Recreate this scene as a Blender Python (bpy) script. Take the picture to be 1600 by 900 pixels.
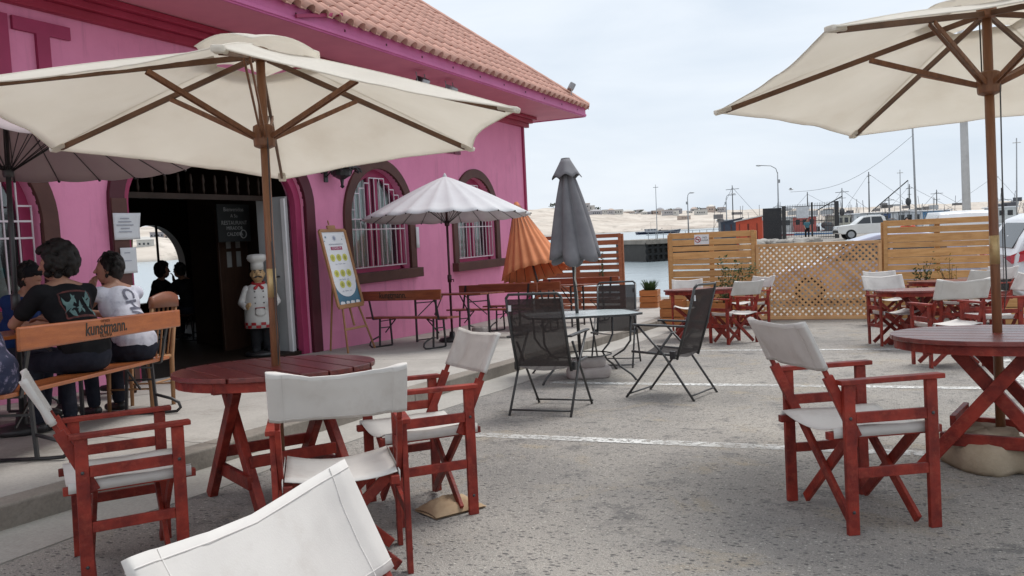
import bpy, bmesh, math, random
from mathutils import Vector, Matrix, Quaternion
random.seed(7)
for o in list(bpy.data.objects): bpy.data.objects.remove(o)
scn = bpy.context.scene
R_ = math.radians
# ------------------------------------------------------------------ camera
YAW, PITCH, ROLL, EYE = R_(25.3), R_(3.86), R_(2.63), 1.2
fw = Vector((-math.sin(YAW)*math.cos(PITCH), math.cos(YAW)*math.cos(PITCH), -math.sin(PITCH)))
rt0 = Vector((math.cos(YAW), math.sin(YAW), 0)); up0 = rt0.cross(fw)
rt = rt0*math.cos(ROLL) - up0*math.sin(ROLL); up = up0*math.cos(ROLL) + rt0*math.sin(ROLL)
cd = bpy.data.cameras.new('camera'); cam = bpy.data.objects.new('camera', cd); scn.collection.objects.link(cam)
m = Matrix((rt, up, -fw)).transposed().to_4x4(); m.translation = (0, 0, EYE); cam.matrix_world = m
cd.sensor_width = 36; cd.lens = 1260/1600*36; cd.clip_start = .05; cd.clip_end = 6000
scn.camera = cam
# ------------------------------------------------------------------ sky, sun, exposure
w = bpy.data.worlds.new('World'); scn.world = w; w.use_nodes = True
nt = w.node_tree; N = nt.nodes; L = nt.links; N.clear()
SUN_EL, SUN_AZ = R_(62), R_(200)
sky = N.new('ShaderNodeTexSky'); sky.sky_type = 'NISHITA'; sky.sun_disc = False
sky.sun_elevation = SUN_EL; sky.sun_rotation = SUN_AZ; sky.dust_density = 4
sm = N.new('ShaderNodeMix'); sm.data_type = 'RGBA'; sm.blend_type = 'MULTIPLY'; sm.inputs[0].default_value = 1
sm.inputs[7].default_value = (.08, .08, .08, 1); L.new(sky.outputs[0], sm.inputs[6])
tc = N.new('ShaderNodeTexCoord'); mp = N.new('ShaderNodeMapping'); mp.inputs['Scale'].default_value = (1.1, 1.1, 4.2)
L.new(tc.outputs['Generated'], mp.inputs[0])
nz = N.new('ShaderNodeTexNoise'); nz.inputs['Scale'].default_value = 2.3; nz.inputs['Detail'].default_value = 7; nz.inputs['Roughness'].default_value = .55
nz.inputs['Distortion'].default_value = .35
L.new(mp.outputs[0], nz.inputs[0])
cr = N.new('ShaderNodeValToRGB'); cr.color_ramp.elements[0].position = .33; cr.color_ramp.elements[0].color = (.435, .485, .545, 1)
cr.color_ramp.elements[1].position = .68; cr.color_ramp.elements[1].color = (.535, .57, .61, 1)
L.new(nz.outputs[0], cr.inputs[0])
mx = N.new('ShaderNodeMix'); mx.data_type = 'RGBA'; mx.inputs[0].default_value = .9
L.new(sm.outputs[2], mx.inputs[6]); L.new(cr.outputs[0], mx.inputs[7])
bg = N.new('ShaderNodeBackground'); bg.inputs[1].default_value = 1.0; L.new(mx.outputs[2], bg.inputs[0])
wo = N.new('ShaderNodeOutputWorld'); L.new(bg.outputs[0], wo.inputs[0])
sd = bpy.data.lights.new('sun', 'SUN'); sd.energy = 1.5; sd.angle = R_(24); sd.color = (1, .97, .93)
so = bpy.data.objects.new('sun', sd); scn.collection.objects.link(so)
so.rotation_euler = (R_(90)-SUN_EL, 0, R_(180)-SUN_AZ+R_(180))
scn.view_settings.view_transform = 'Standard'; scn.view_settings.look = 'None'
scn.view_settings.exposure = 0.84; scn.view_settings.gamma = 1
scn.render.engine = 'CYCLES'
# ------------------------------------------------------------------ ground plane maths
K = .048; HX, HY = -math.sin(YAW), math.cos(YAW)
def g(x, y):
    d = HX*x + HY*y
    if d <= 14: return -K*d
    if d <= 19: t = (d-14)/5; return -K*14 - K*5*(t - t*t/2)
    return -K*16.5
NRM = Vector((K*HX, K*HY, 1)).normalized()
TILT = Vector((0, 0, 1)).rotation_difference(NRM).to_matrix().to_4x4()
def pix(px, py, d):                      # a point in the place, measured from the photograph
    return Vector((0, 0, EYE)) + (fw*1260 + rt*(px-800) + up*(450-py))/1260*d
def onray(px, py, X=None, Y=None, Z=None):
    d = fw*1260 + rt*(px-800) + up*(450-py)
    t = X/d.x if X is not None else (Y/d.y if Y is not None else (Z-EYE)/d.z)
    return Vector((0, 0, EYE)) + d*t
def proj(p):
    v = Vector(p)-Vector((0, 0, EYE)); d = v.dot(fw); return 800+1260*v.dot(rt)/d, 450-1260*v.dot(up)/d, d
# ------------------------------------------------------------------ materials
MATS = {}
def ramp2(nt, fac, c1, c2, p1=.35, p2=.65):
    r = nt.nodes.new('ShaderNodeValToRGB'); e = r.color_ramp.elements
    e[0].position = p1; e[0].color = (*c1, 1); e[1].position = p2; e[1].color = (*c2, 1)
    nt.links.new(fac, r.inputs[0]); return r.outputs[0]
def noise(nt, vec, scale, detail=5, rough=.6, dist=0):
    n = nt.nodes.new('ShaderNodeTexNoise'); n.inputs['Scale'].default_value = scale
    n.inputs['Detail'].default_value = detail; n.inputs['Roughness'].default_value = rough; n.inputs['Distortion'].default_value = dist
    nt.links.new(vec, n.inputs[0]); return n.outputs[0]
def mixc(nt, fac, a, b, mode='MIX'):
    x = nt.nodes.new('ShaderNodeMix'); x.data_type = 'RGBA'; x.blend_type = mode
    if isinstance(fac, (int, float)): x.inputs[0].default_value = fac
    else: nt.links.new(fac, x.inputs[0])
    for i, c in ((6, a), (7, b)):
        if isinstance(c, tuple): x.inputs[i].default_value = (*c, 1)
        else: nt.links.new(c, x.inputs[i])
    return x.outputs[2]
def mat(name, c1, c2=None, scale=6, rough=.6, bump=.0, bscale=None, stretch=(1, 1, 1), metal=0, spec=.4, wear=None, wscale=3, wamt=.5, trans=0, alpha=1, var=.08, coat=0, p=(.35, .65)):
    if name in MATS: return MATS[name]
    M = bpy.data.materials.new(name); M.use_nodes = True; nt = M.node_tree; b = nt.nodes['Principled BSDF']
    tc = nt.nodes.new('ShaderNodeTexCoord'); mp = nt.nodes.new('ShaderNodeMapping'); mp.inputs['Scale'].default_value = stretch
    nt.links.new(tc.outputs['Object'], mp.inputs[0]); vec = mp.outputs[0]
    c2 = c2 or tuple(min(1, v*.78) for v in c1)
    col = ramp2(nt, noise(nt, vec, scale), c1, c2, *p)
    if wear: col = mixc(nt, ramp2(nt, noise(nt, tc.outputs['Object'], wscale, 7, .7), (0, 0, 0), (wamt,)*3, .52, .72), col, wear)
    if var:
        oi = nt.nodes.new('ShaderNodeObjectInfo'); mr = nt.nodes.new('ShaderNodeMapRange')
        mr.inputs[3].default_value = 1-var; mr.inputs[4].default_value = 1+var; nt.links.new(oi.outputs['Random'], mr.inputs[0])
        hs = nt.nodes.new('ShaderNodeHueSaturation'); nt.links.new(mr.outputs[0], hs.inputs['Value']); nt.links.new(col, hs.inputs['Color']); col = hs.outputs[0]
    nt.links.new(col, b.inputs['Base Color'])
    b.inputs['Roughness'].default_value = rough; b.inputs['Metallic'].default_value = metal
    b.inputs['Specular IOR Level'].default_value = spec; b.inputs['Coat Weight'].default_value = coat; b.inputs['Coat Roughness'].default_value = .2
    b.inputs['Alpha'].default_value = alpha
    if bump:
        bp = nt.nodes.new('ShaderNodeBump'); bp.inputs['Strength'].default_value = bump; bp.inputs['Distance'].default_value = .01
        nt.links.new(noise(nt, vec, bscale or scale*3, 6, .65), bp.inputs['Height']); nt.links.new(bp.outputs[0], b.inputs['Normal'])
    if trans:
        t = nt.nodes.new('ShaderNodeBsdfTranslucent'); nt.links.new(col, t.inputs[0]); ms = nt.nodes.new('ShaderNodeMixShader'); ms.inputs[0].default_value = trans
        out = nt.nodes['Material Output']; nt.links.new(b.outputs[0], ms.inputs[1]); nt.links.new(t.outputs[0], ms.inputs[2]); nt.links.new(ms.outputs[0], out.inputs[0])
    MATS[name] = M; return M
def mglass(name, col=(.9, .95, .95), rough=.05, tint=.6):
    if name in MATS: return MATS[name]
    M = bpy.data.materials.new(name); M.use_nodes = True; nt = M.node_tree; nt.nodes.remove(nt.nodes['Principled BSDF'])
    a = nt.nodes.new('ShaderNodeBsdfTransparent'); a.inputs[0].default_value = (*col, 1)
    b = nt.nodes.new('ShaderNodeBsdfGlossy'); b.inputs['Roughness'].default_value = rough
    s = nt.nodes.new('ShaderNodeMixShader'); s.inputs[0].default_value = .10
    nt.links.new(a.outputs[0], s.inputs[1]); nt.links.new(b.outputs[0], s.inputs[2])
    nt.links.new(s.outputs[0], nt.nodes['Material Output'].inputs[0]); MATS[name] = M; return M
RED = mat('red_stained_wood', (.30, .034, .020), (.12, .013, .010), 7, .5, .35, 40, (1, 1, 1), wear=(.38, .085, .05), wscale=22, wamt=.5, spec=.3, coat=.04, var=.12)
REDTOP = mat('red_table_plank', (.20, .032, .024), (.11, .017, .015), 4, .30, .3, 25, (1, 9, 9), wear=(.27, .10, .08), wscale=5, wamt=.4, spec=.55, coat=.3, var=.16)
CANVAS = mat('cream_canvas', (.69, .66, .625), (.60, .57, .54), 3, .85, .10, 260, spec=.15, wear=(.44, .38, .335), wscale=4, wamt=.45, trans=.12, var=.03)
CANOPY = mat('cream_parasol_cloth', (.88, .85, .79), (.83, .795, .73), 1.6, .85, .15, 120, spec=.12, wear=(.58, .50, .40), wscale=2, wamt=.16, trans=.58, var=.02)
WHITECL = mat('white_parasol_cloth', (.74, .74, .75), (.66, .65, .67), 1.5, .8, .15, 60, spec=.2, trans=.25, var=.02)
SHADEDCL = mat('white_cloth_mauve_shade', (.50, .42, .42), (.45, .37, .38), 1.5, .8, .15, 60, spec=.2, trans=.3, var=.02)  # white cloth again, with shade and pink bounce light mixed into its colour
ORANGECL = mat('orange_parasol_cloth', (.80, .33, .16), (.70, .26, .12), 3, .75, .2, 60, spec=.25, trans=.2, wear=(.62, .30, .18), wscale=3, wamt=.4)
GREYCL = mat('grey_parasol_cloth', (.20, .195, .205), (.145, .14, .15), 3, .85, .2, 90, spec=.15)
BROWNWOOD = mat('brown_pole_wood', (.25, .11, .052), (.17, .07, .034), 5, .45, .2, 30, (8, 8, 1), spec=.4, coat=.1)
DARKRIB = mat('dark_rib_wood', (.17, .085, .048), (.11, .056, .032), 5, .5, .2, 30, spec=.35)
BRASS = mat('brass', (.55, .40, .20), (.45, .31, .14), 9, .4, metal=.35)
ORWOOD = mat('orange_varnished_wood', (.42, .125, .03), (.30, .08, .02), 3, .38, .2, 20, (1.2, 9, 9), spec=.5, coat=.3, wear=(.25, .06, .02), wscale=4, wamt=.4)
REDBENCH = mat('reddish_varnished_wood', (.27, .075, .03), (.18, .045, .02), 3, .4, .2, 20, (1.2, 9, 9), spec=.5, coat=.25)
PINE = mat('varnished_pine_board', (.66, .37, .15), (.52, .27, .10), 2.2, .5, .25, 14, (1, 10, 10), spec=.35, wear=(.36, .17, .07), wscale=2.4, wamt=.5, var=.14)
REDPINE = mat('red_brown_fence_board', (.38, .15, .075), (.28, .10, .05), 2.2, .55, .25, 14, (1, 10, 10), spec=.3, var=.14)
LATTICE = mat('lattice_lath', (.66, .40, .20), (.55, .31, .145), 3, .6, .2, 20, spec=.25, var=.16)
PALEWOOD = mat('pale_wood', (.40, .21, .10), (.30, .15, .07), 4, .5, .2, 24, spec=.35)
BLACKM = mat('black_metal', (.018, .018, .02), (.03, .028, .028), 12, .42, .1, spec=.5)
DKGREYM = mat('dark_grey_metal', (.035, .035, .036), (.05, .05, .05), 12, .38, .1, spec=.5)
SLING = mat('brown_mesh_sling', (.05, .042, .04), (.036, .03, .03), 60, .75, .4, 400, spec=.2, alpha=.93)
GLASS = mglass('clear_glass', (.82, .88, .87)); FROST = mat('frosted_table_glass', (.42, .47, .47), (.36, .41, .41), 40, .22, .3, 160, spec=.6)
PINK = mat('pink_painted_plaster', (.80, .30, .475), (.74, .265, .43), 1.3, .75, .3, 26, spec=.2, wear=(.66, .225, .375), wscale=1.1, wamt=.7, var=0)
PINKTRIM = mat('deep_pink_paint', (.38, .045, .125), (.33, .038, .105), 3, .55, .15, 30, spec=.35, var=.03)
FASCIA = mat('magenta_fascia_paint', (.62, .15, .35), (.55, .125, .30), 2, .5, .15, 30, spec=.4, var=.02)
SOFFIT = mat('soffit_paint', (.68, .26, .33), (.62, .23, .30), 2, .65, .15, 20, spec=.25)
CORNICE = mat('crimson_cornice_paint', (.36, .03, .07), (.30, .022, .05), 2, .5, .1, spec=.35)
BROWNTRIM = mat('brown_painted_trim', (.115, .05, .04), (.085, .036, .03), 3, .6, .15, 20, spec=.3)
MAROON = mat('maroon_trim', (.10, .018, .03), (.075, .013, .022), 3, .5, .1, spec=.35)
WHITEP = mat('white_paint', (.74, .74, .74), (.66, .66, .67), 5, .45, .08, spec=.4)
GREYDOOR = mat('grey_white_door', (.46, .47, .47), (.40, .41, .41), 3, .5, .08, spec=.35)
CURTAIN = mat('lace_curtain', (.82, .81, .79), (.70, .69, .67), 30, .9, .3, 90, trans=.4, spec=.1)
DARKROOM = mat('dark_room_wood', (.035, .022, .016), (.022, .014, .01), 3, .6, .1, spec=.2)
TILE = mat('clay_roof_tile', (.64, .38, .31), (.55, .31, .245), 5, .8, .3, 40, spec=.15, wear=(.40, .22, .18), wscale=3, wamt=.4, var=.12)
STONE = mat('sandstone', (.42, .34, .25), (.34, .27, .19), 5, .9, .5, 40, spec=.1)
PALESTONE = mat('pale_painted_concrete', (.47, .42, .40), (.38, .33, .31), 6, .85, .5, 40, spec=.1)
PAPER = mat('white_paper', (.72, .73, .75), (.66, .67, .69), 3, .7, spec=.2)
INK = mat('dark_ink', (.03, .025, .02), None, 4, .6, var=0)
SKIN = mat('skin', (.40, .21, .14), (.33, .165, .11), 8, .5, .1, 60, spec=.35)
HAIR = mat('black_hair', (.012, .010, .009), (.020, .016, .014), 20, .6, .4, 80, spec=.3)
BLACKTEE = mat('black_cotton', (.014, .014, .016), (.022, .022, .024), 8, .9, .3, 60, spec=.1)
WHITETEE = mat('white_print_cotton', (.66, .66, .72), (.60, .60, .68), 5, .9, .3, 40, spec=.1, wear=(.22, .23, .34), wscale=11, wamt=.65)
DENIM = mat('dark_denim', (.018, .02, .03), (.03, .032, .045), 12, .85, .3, 60, spec=.1)
TEAL = mat('teal_cloth', (.08, .42, .44), None, 6, .8, spec=.1)
NAVY = mat('navy_cloth', (.015, .03, .10), (.02, .045, .14), 8, .85, spec=.1)
LEAF = mat('green_leaf', (.06, .105, .035), (.035, .07, .022), 9, .55, spec=.3, trans=.25, var=.2)
YLEAF = mat('yellow_leaf', (.40, .27, .05), (.28, .20, .05), 9, .6, spec=.2, trans=.25, var=.2)
STEM = mat('plant_stem', (.12, .08, .045), None, 9, .8)
GALV = mat('galvanised_steel', (.34, .35, .36), (.28, .29, .30), 9, .45, .1, metal=.35, spec=.5)
CONCPOLE = mat('concrete_pole', (.50, .50, .49), (.42, .42, .41), 3, .85, .3, 30, spec=.1)
def carpaint(n, c): return mat(n, c, tuple(v*.93 for v in c), 2, .28, spec=.6, coat=.7, var=0)
TYRE = mat('tyre_rubber', (.02, .02, .02), (.032, .032, .032), 12, .85, .3, spec=.2)
DGLASS = mat('dark_car_glass', (.02, .025, .03), None, 4, .08, spec=.7, var=0)
TAILRED = mat('tail_light_red', (.55, .012, .03), None, 8, .15, spec=.6, var=0)
def streaks(M, c, amt=.5, sc=(2.2, 2.2, .18)):           # rain runs on old paint
    nt = M.node_tree; b = nt.nodes['Principled BSDF']; src = b.inputs['Base Color'].links[0].from_socket
    tc = nt.nodes.new('ShaderNodeTexCoord'); mp = nt.nodes.new('ShaderNodeMapping'); mp.inputs['Scale'].default_value = sc; nt.links.new(tc.outputs['Object'], mp.inputs[0])
    f = mixc(nt, 1.0, ramp2(nt, noise(nt, mp.outputs[0], 2.4, 8, .72), (0, 0, 0), (amt,)*3, .50, .68), ramp2(nt, noise(nt, tc.outputs['Object'], .8, 4, .6), (0, 0, 0), (1, 1, 1), .42, .62), 'MULTIPLY')
    o = mixc(nt, f, src, c); o = mixc(nt, ramp2(nt, noise(nt, tc.outputs['Object'], 7, 8, .8), (0, 0, 0), (.5,)*3, .62, .70), o, tuple(min(1, v*1.5) for v in c))
    nt.links.new(o, b.inputs['Base Color'])
streaks(PINK, (.46, .17, .26), .6)
# ------------------------------------------------------------------ mesh helpers
COL = scn.collection.objects
class MB:
    def __init__(s): s.v = []; s.f = []; s.mi = []
    def add(s, vs, fs, mi=0):
        n = len(s.v); s.v += [tuple(v) for v in vs]; s.f += [tuple(i+n for i in f) for f in fs]; s.mi += [mi]*len(fs); return s
    def box(s, c, d, M=None, mi=0):
        x, y, z = (q/2 for q in d); c = Vector(c); vs = []
        for a in (-x, x):
            for b in (-y, y):
                for e in (-z, z):
                    p = Vector((a, b, e)); p = (M @ p if M else p) + c; vs.append(p)
        return s.add(vs, [(0, 1, 3, 2), (4, 6, 7, 5), (0, 4, 5, 1), (2, 3, 7, 6), (0, 2, 6, 4), (1, 5, 7, 3)], mi)
    def bar(s, p0, p1, w, t, side=(1, 0, 0), mi=0):      # w along side, t across
        p0, p1 = Vector(p0), Vector(p1); d = (p1-p0).normalized(); sv = Vector(side); sv = (sv - d*sv.dot(d))
        if sv.length < 1e-5: sv = d.orthogonal()
        sv.normalize(); tv = d.cross(sv); vs = []
        for p in (p0, p1):
            for a, b in ((-1, -1), (1, -1), (1, 1), (-1, 1)): vs.append(p + sv*a*w/2 + tv*b*t/2)
        return s.add(vs, [(3, 2, 1, 0), (4, 5, 6, 7), (0, 1, 5, 4), (1, 2, 6, 5), (2, 3, 7, 6), (3, 0, 4, 7)], mi)
    def tube(s, pts, r, n=8, mi=0, cap=True):
        pts = [Vector(p) for p in pts]; rs = r if isinstance(r, (list, tuple)) else [r]*len(pts)
        d0 = (pts[1]-pts[0]).normalized(); sv = d0.orthogonal().normalized(); vs = []; k = len(pts)
        for i, p in enumerate(pts):
            d = ((pts[min(i+1, k-1)]-p).normalized() + (p-pts[max(i-1, 0)]).normalized())
            d = d.normalized() if d.length > 1e-6 else d0
            sv = (sv - d*sv.dot(d)).normalized(); tv = d.cross(sv)
            for j in range(n):
                a = 2*math.pi*j/n; vs.append(p + (sv*math.cos(a)+tv*math.sin(a))*rs[i])
        fs = [(i*n+j, i*n+(j+1) % n, (i+1)*n+(j+1) % n, (i+1)*n+j) for i in range(k-1) for j in range(n)]
        if cap: fs += [tuple(reversed(range(n))), tuple(range((k-1)*n, k*n))]
        return s.add(vs, fs, mi)
    def lathe(s, prof, n=16, c=(0, 0, 0), mi=0, sx=1, sy=1):
        vs = []; c = Vector(c)
        for r, z in prof:
            for j in range(n):
                a = 2*math.pi*j/n; vs.append(c+Vector((r*math.cos(a)*sx, r*math.sin(a)*sy, z)))
        k = len(prof); fs = [(i*n+j, i*n+(j+1) % n, (i+1)*n+(j+1) % n, (i+1)*n+j) for i in range(k-1) for j in range(n)]
        fs += [tuple(reversed(range(n))), tuple(range((k-1)*n, k*n))]
        return s.add(vs, fs, mi)
    def ell(s, c, r, M=None, n=14, m=9, mi=0):
        vs = []; c = Vector(c)
        for i in range(m+1):
            t = math.pi*i/m
            for j in range(n):
                a = 2*math.pi*j/n; p = Vector((r[0]*math.sin(t)*math.cos(a), r[1]*math.sin(t)*math.sin(a), -r[2]*math.cos(t)))
                vs.append((M @ p if M else p)+c)
        return s.add(vs, [(i*n+j, i*n+(j+1) % n, (i+1)*n+(j+1) % n, (i+1)*n+j) for i in range(m) for j in range(n)], mi)
    def prism(s, poly, t, M=None, mi=0):                   # poly in xy, thickness t along z, centred
        n = len(poly); vs = [Vector((x, y, -t/2)) for x, y in poly]+[Vector((x, y, t/2)) for x, y in poly]
        if M: vs = [M @ v for v in vs]
        return s.add(vs, [tuple(reversed(range(n))), tuple(range(n, 2*n))]+[(i, (i+1) % n, n+(i+1) % n, n+i) for i in range(n)], mi)
    def grid(s, fn, nu, nv, mi=0, closed=False):
        vs = [fn(i/nu, j/nv) for j in range(nv+1) for i in range(nu+1)]
        return s.add(vs, [(j*(nu+1)+i, j*(nu+1)+i+1, (j+1)*(nu+1)+i+1, (j+1)*(nu+1)+i) for j in range(nv) for i in range(nu)], mi)
    def mesh(s, name):
        me = bpy.data.meshes.new(name); me.from_pydata(s.v, [], s.f); return me
    def build(s, name, mt, parent=None, bevel=0, smooth=False, thick=0, sub=0, label=None, remesh=0, sm=0):
        me = s.mesh(name); mts = mt if isinstance(mt, (list, tuple)) else [mt]
        for q in mts: me.materials.append(q)
        if len(mts) > 1: me.polygons.foreach_set('material_index', s.mi)
        bm = bmesh.new(); bm.from_mesh(me); bmesh.ops.remove_doubles(bm, verts=bm.verts, dist=1e-6); bmesh.ops.recalc_face_normals(bm, faces=bm.faces); bm.to_mesh(me); bm.free()
        if smooth: me.polygons.foreach_set('use_smooth', [True]*len(me.polygons))
        o = bpy.data.objects.new(name, me); COL.link(o)
        if parent: o.parent = parent
        if remesh:
            q = o.modifiers.new('r', 'REMESH'); q.mode = 'VOXEL'; q.voxel_size = remesh; q.use_smooth_shade = True
            if sm: q = o.modifiers.new('s', 'SMOOTH'); q.iterations = sm; q.factor = .5
        if thick: q = o.modifiers.new('t', 'SOLIDIFY'); q.thickness = thick; q.offset = 0
        if sub: q = o.modifiers.new('u', 'SUBSURF'); q.levels = sub; q.render_levels = sub
        if bevel: q = o.modifiers.new('b', 'BEVEL'); q.width = bevel; q.segments = 2; q.limit_method = 'ANGLE'
        if label: o['label'] = label
        return o
def empty(name, label, cat, group=None, M=None):
    o = bpy.data.objects.new(name, None); COL.link(o); o.empty_display_size = .1
    o['label'] = label; o['category'] = cat
    if group: o['group'] = group
    if M: o.matrix_world = M
    return o
def tag(o, label, cat, group=None):
    o['label'] = label; o['category'] = cat
    if group: o['group'] = group
    return o
def struct(o, kind='structure'): o['kind'] = kind; return o
KIDS = {}
def copy_tree(o, parent=None):
    c = o.copy(); COL.link(c)
    if parent: c.parent = parent
    for k in ORDER.get(o.name) or list(o.children): copy_tree(k, c)
    return c
ORDER = {}
def again(root, label, M, group=None):
    c = copy_tree(root); c['label'] = label; c.matrix_world = M
    if group: c['group'] = group
    return c
def at(x, y, deg, z=0, s=1, tilt=True):
    return Matrix.Translation((x, y, g(x, y)+z)) @ (TILT if tilt else Matrix()) @ Matrix.Rotation(R_(deg), 4, 'Z') @ Matrix.Scale(s, 4)
def text(name, body, size, mt, parent, M, ext=.0015, align='CENTER', shear=0, bold=0):
    cu = bpy.data.curves.new('t', 'FONT'); cu.body = body; cu.size = size; cu.extrude = ext; cu.align_x = align; cu.align_y = 'CENTER'; cu.shear = shear; cu.offset = bold; cu.resolution_u = 3
    to = bpy.data.objects.new('t', cu); COL.link(to); bpy.context.view_layer.update()
    me = bpy.data.meshes.new_from_object(to.evaluated_get(bpy.context.evaluated_depsgraph_get())); bpy.data.objects.remove(to); bpy.data.curves.remove(cu)
    me.materials.clear(); me.materials.append(mt); me.name = name
    o = bpy.data.objects.new(name, me); COL.link(o)
    if parent: o.parent = parent
    o.matrix_local = M; return o
def basis(o, x, y, z=None):       # matrix with given x,y axes
    x = Vector(x).normalized(); y = Vector(y); y = (y-x*y.dot(x)).normalized(); z = x.cross(y)
    M = Matrix((x, y, z)).transposed().to_4x4(); M.translation = Vector(o); return M
# ================================================================== SETTING
def ground_mat():
    M = bpy.data.materials.new('worn_aggregate_paving'); M.use_nodes = True; nt = M.node_tree; b = nt.nodes['Principled BSDF']
    tc = nt.nodes.new('ShaderNodeTexCoord'); v = tc.outputs['Object']
    base = ramp2(nt, noise(nt, v, .55, 6, .65), (.35, .33, .305), (.245, .233, .22), .36, .64)
    base = mixc(nt, ramp2(nt, noise(nt, v, 1.7, 6, .7, .6), (0, 0, 0), (.75,)*3, .55, .68), base, (.33, .285, .22))
    base = mixc(nt, ramp2(nt, noise(nt, v, 3.1, 5, .7), (0, 0, 0), (.8,)*3, .56, .66), base, (.15, .146, .144))
    vo = nt.nodes.new('ShaderNodeTexVoronoi'); vo.inputs['Scale'].default_value = 70; vo.inputs['Randomness'].default_value = 1
    mp = nt.nodes.new('ShaderNodeMapping'); mp.inputs['Scale'].default_value = (.8, 1.25, 1); nt.links.new(v, mp.inputs[0]); nt.links.new(mp.outputs[0], vo.inputs[0])
    wn = nt.nodes.new('ShaderNodeSeparateColor'); nt.links.new(vo.outputs['Color'], wn.inputs[0])
    stone = ramp2(nt, wn.outputs[0], (.10, .10, .105), (.50, .48, .44), .1, .95)
    edge = ramp2(nt, vo.outputs['Distance'], (1, 1, 1), (0, 0, 0), .28, .5)
    pick = ramp2(nt, wn.outputs[1], (0, 0, 0), (1, 1, 1), .50, .56)
    f = nt.nodes.new('ShaderNodeMath'); f.operation = 'MULTIPLY'; nt.links.new(edge, f.inputs[0]); nt.links.new(pick, f.inputs[1])
    col = mixc(nt, f.outputs[0], base, stone)
    v2 = nt.nodes.new('ShaderNodeTexVoronoi'); v2.inputs['Scale'].default_value = 25; nt.links.new(mp.outputs[0], v2.inputs[0])
    s2 = nt.nodes.new('ShaderNodeSeparateColor'); nt.links.new(v2.outputs['Color'], s2.inputs[0])
    f2 = nt.nodes.new('ShaderNodeMath'); f2.operation = 'MULTIPLY'; nt.links.new(ramp2(nt, v2.outputs['Distance'], (1, 1, 1), (0, 0, 0), .2, .32), f2.inputs[0]); nt.links.new(ramp2(nt, s2.outputs[1], (0, 0, 0), (.9,)*3, .60, .66), f2.inputs[1])
    col = mixc(nt, f2.outputs[0], col, (.105, .10, .10))
    col = mixc(nt, .85, col, ramp2(nt, noise(nt, v, .23, 5, .65, .8), (.86, .85, .85), (1.22, 1.18, 1.12), .38, .62), 'MULTIPLY')
    col = mixc(nt, ramp2(nt, noise(nt, v, 5.5, 7, .8, .5), (0, 0, 0), (.55,)*3, .60, .70), col, (.42, .39, .34))
    fine = noise(nt, v, 180, 2, .5); col = mixc(nt, .55, col, ramp2(nt, fine, (.35, .35, .35), (1.4, 1.4, 1.4), .3, .7), 'MULTIPLY')
    nt.links.new(col, b.inputs['Base Color']); b.inputs['Roughness'].default_value = .85; b.inputs['Specular IOR Level'].default_value = .25
    h = nt.nodes.new('ShaderNodeMath'); h.operation = 'ADD'; nt.links.new(f.outputs[0], h.inputs[0]); nt.links.new(fine, h.inputs[1])
    bp = nt.nodes.new('ShaderNodeBump'); bp.inputs['Strength'].default_value = .7; bp.inputs['Distance'].default_value = .008; nt.links.new(h.outputs[0], bp.inputs['Height']); nt.links.new(bp.outputs[0], b.inputs['Normal'])
    return M
def concrete(name, c1, c2, stain):
    M = bpy.data.materials.new(name); M.use_nodes = True; nt = M.node_tree; b = nt.nodes['Principled BSDF']
    tc = nt.nodes.new('ShaderNodeTexCoord'); v = tc.outputs['Object']
    col = ramp2(nt, noise(nt, v, 1.3, 8, .7), c1, c2, .35, .65)
    col = mixc(nt, ramp2(nt, noise(nt, v, .9, 7, .75, .8), (0, 0, 0), (.7,)*3, .55, .66), col, stain)
    col = mixc(nt, .5, col, ramp2(nt, noise(nt, v, 55, 4, .6), (.72,)*3, (1.15,)*3, .3, .7), 'MULTIPLY')
    nt.links.new(col, b.inputs['Base Color']); b.inputs['Roughness'].default_value = .85; b.inputs['Specular IOR Level'].default_value = .2
    bp = nt.nodes.new('ShaderNodeBump'); bp.inputs['Strength'].default_value = .35; bp.inputs['Distance'].default_value = .01; nt.links.new(noise(nt, v, 22, 7, .7), bp.inputs['Height']); nt.links.new(bp.outputs[0], b.inputs['Normal'])
    return M
GROUND = ground_mat()
SLAB = concrete('sidewalk_concrete', (.44, .415, .38), (.35, .33, .30), (.27, .25, .22))
KERB = concrete('kerb_concrete', (.30, .27, .235), (.20, .175, .15), (.13, .115, .10))
GUTTER = concrete('gutter_concrete', (.42, .40, .365), (.34, .32, .29), (.27, .245, .215))
def gz(x, y):
    z = g(x, y)
    if y > 35: t = min(1, (y-35)/22); z = z + (-.40-z)*t*t*(3-2*t)
    return z
b = MB()
def xl(y): return -16 if y <= 22.5 else (-3-(y-22.5)*8/43.5 if y < 66 else -11)
ys = [-12+.75*i for i in range(47)] + [23.5+3*i for i in range(24)]
xs_t = [i/60 for i in range(61)]
def gp(t, y): x0 = xl(y); x = x0+(70-x0)*t**1.6; return (x, y, gz(x, y))
rows = [y for y in ys if y <= 22.5]; b.grid(lambda u, v: gp(u, rows[round(v*(len(rows)-1))]), 60, len(rows)-1)
rows2 = [22.5001]+[y for y in ys if y > 22.6]; b.grid(lambda u, v: gp(u, rows2[round(v*(len(rows2)-1))]), 60, len(rows2)-1)
ground = struct(b.build('ground', GROUND, smooth=True))
edge = [(-16, -12), (-16, 22.5), (-3, 22.5), (-11, 66), (-11, 92.5), (70, 92.5)]
b = MB()
for (xa, ya), (xb, yb) in zip(edge, edge[1:]):
    n = 12
    for i in range(n):
        p = (xa+(xb-xa)*i/n, ya+(yb-ya)*i/n); q = (xa+(xb-xa)*(i+1)/n, ya+(yb-ya)*(i+1)/n)
        b.add([(*p, gz(*p)-.01), (*q, gz(*q)-.01), (*q, -4), (*p, -4)], [(0, 1, 2, 3)])
struct(b.build('sea_wall', KERB))
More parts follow.
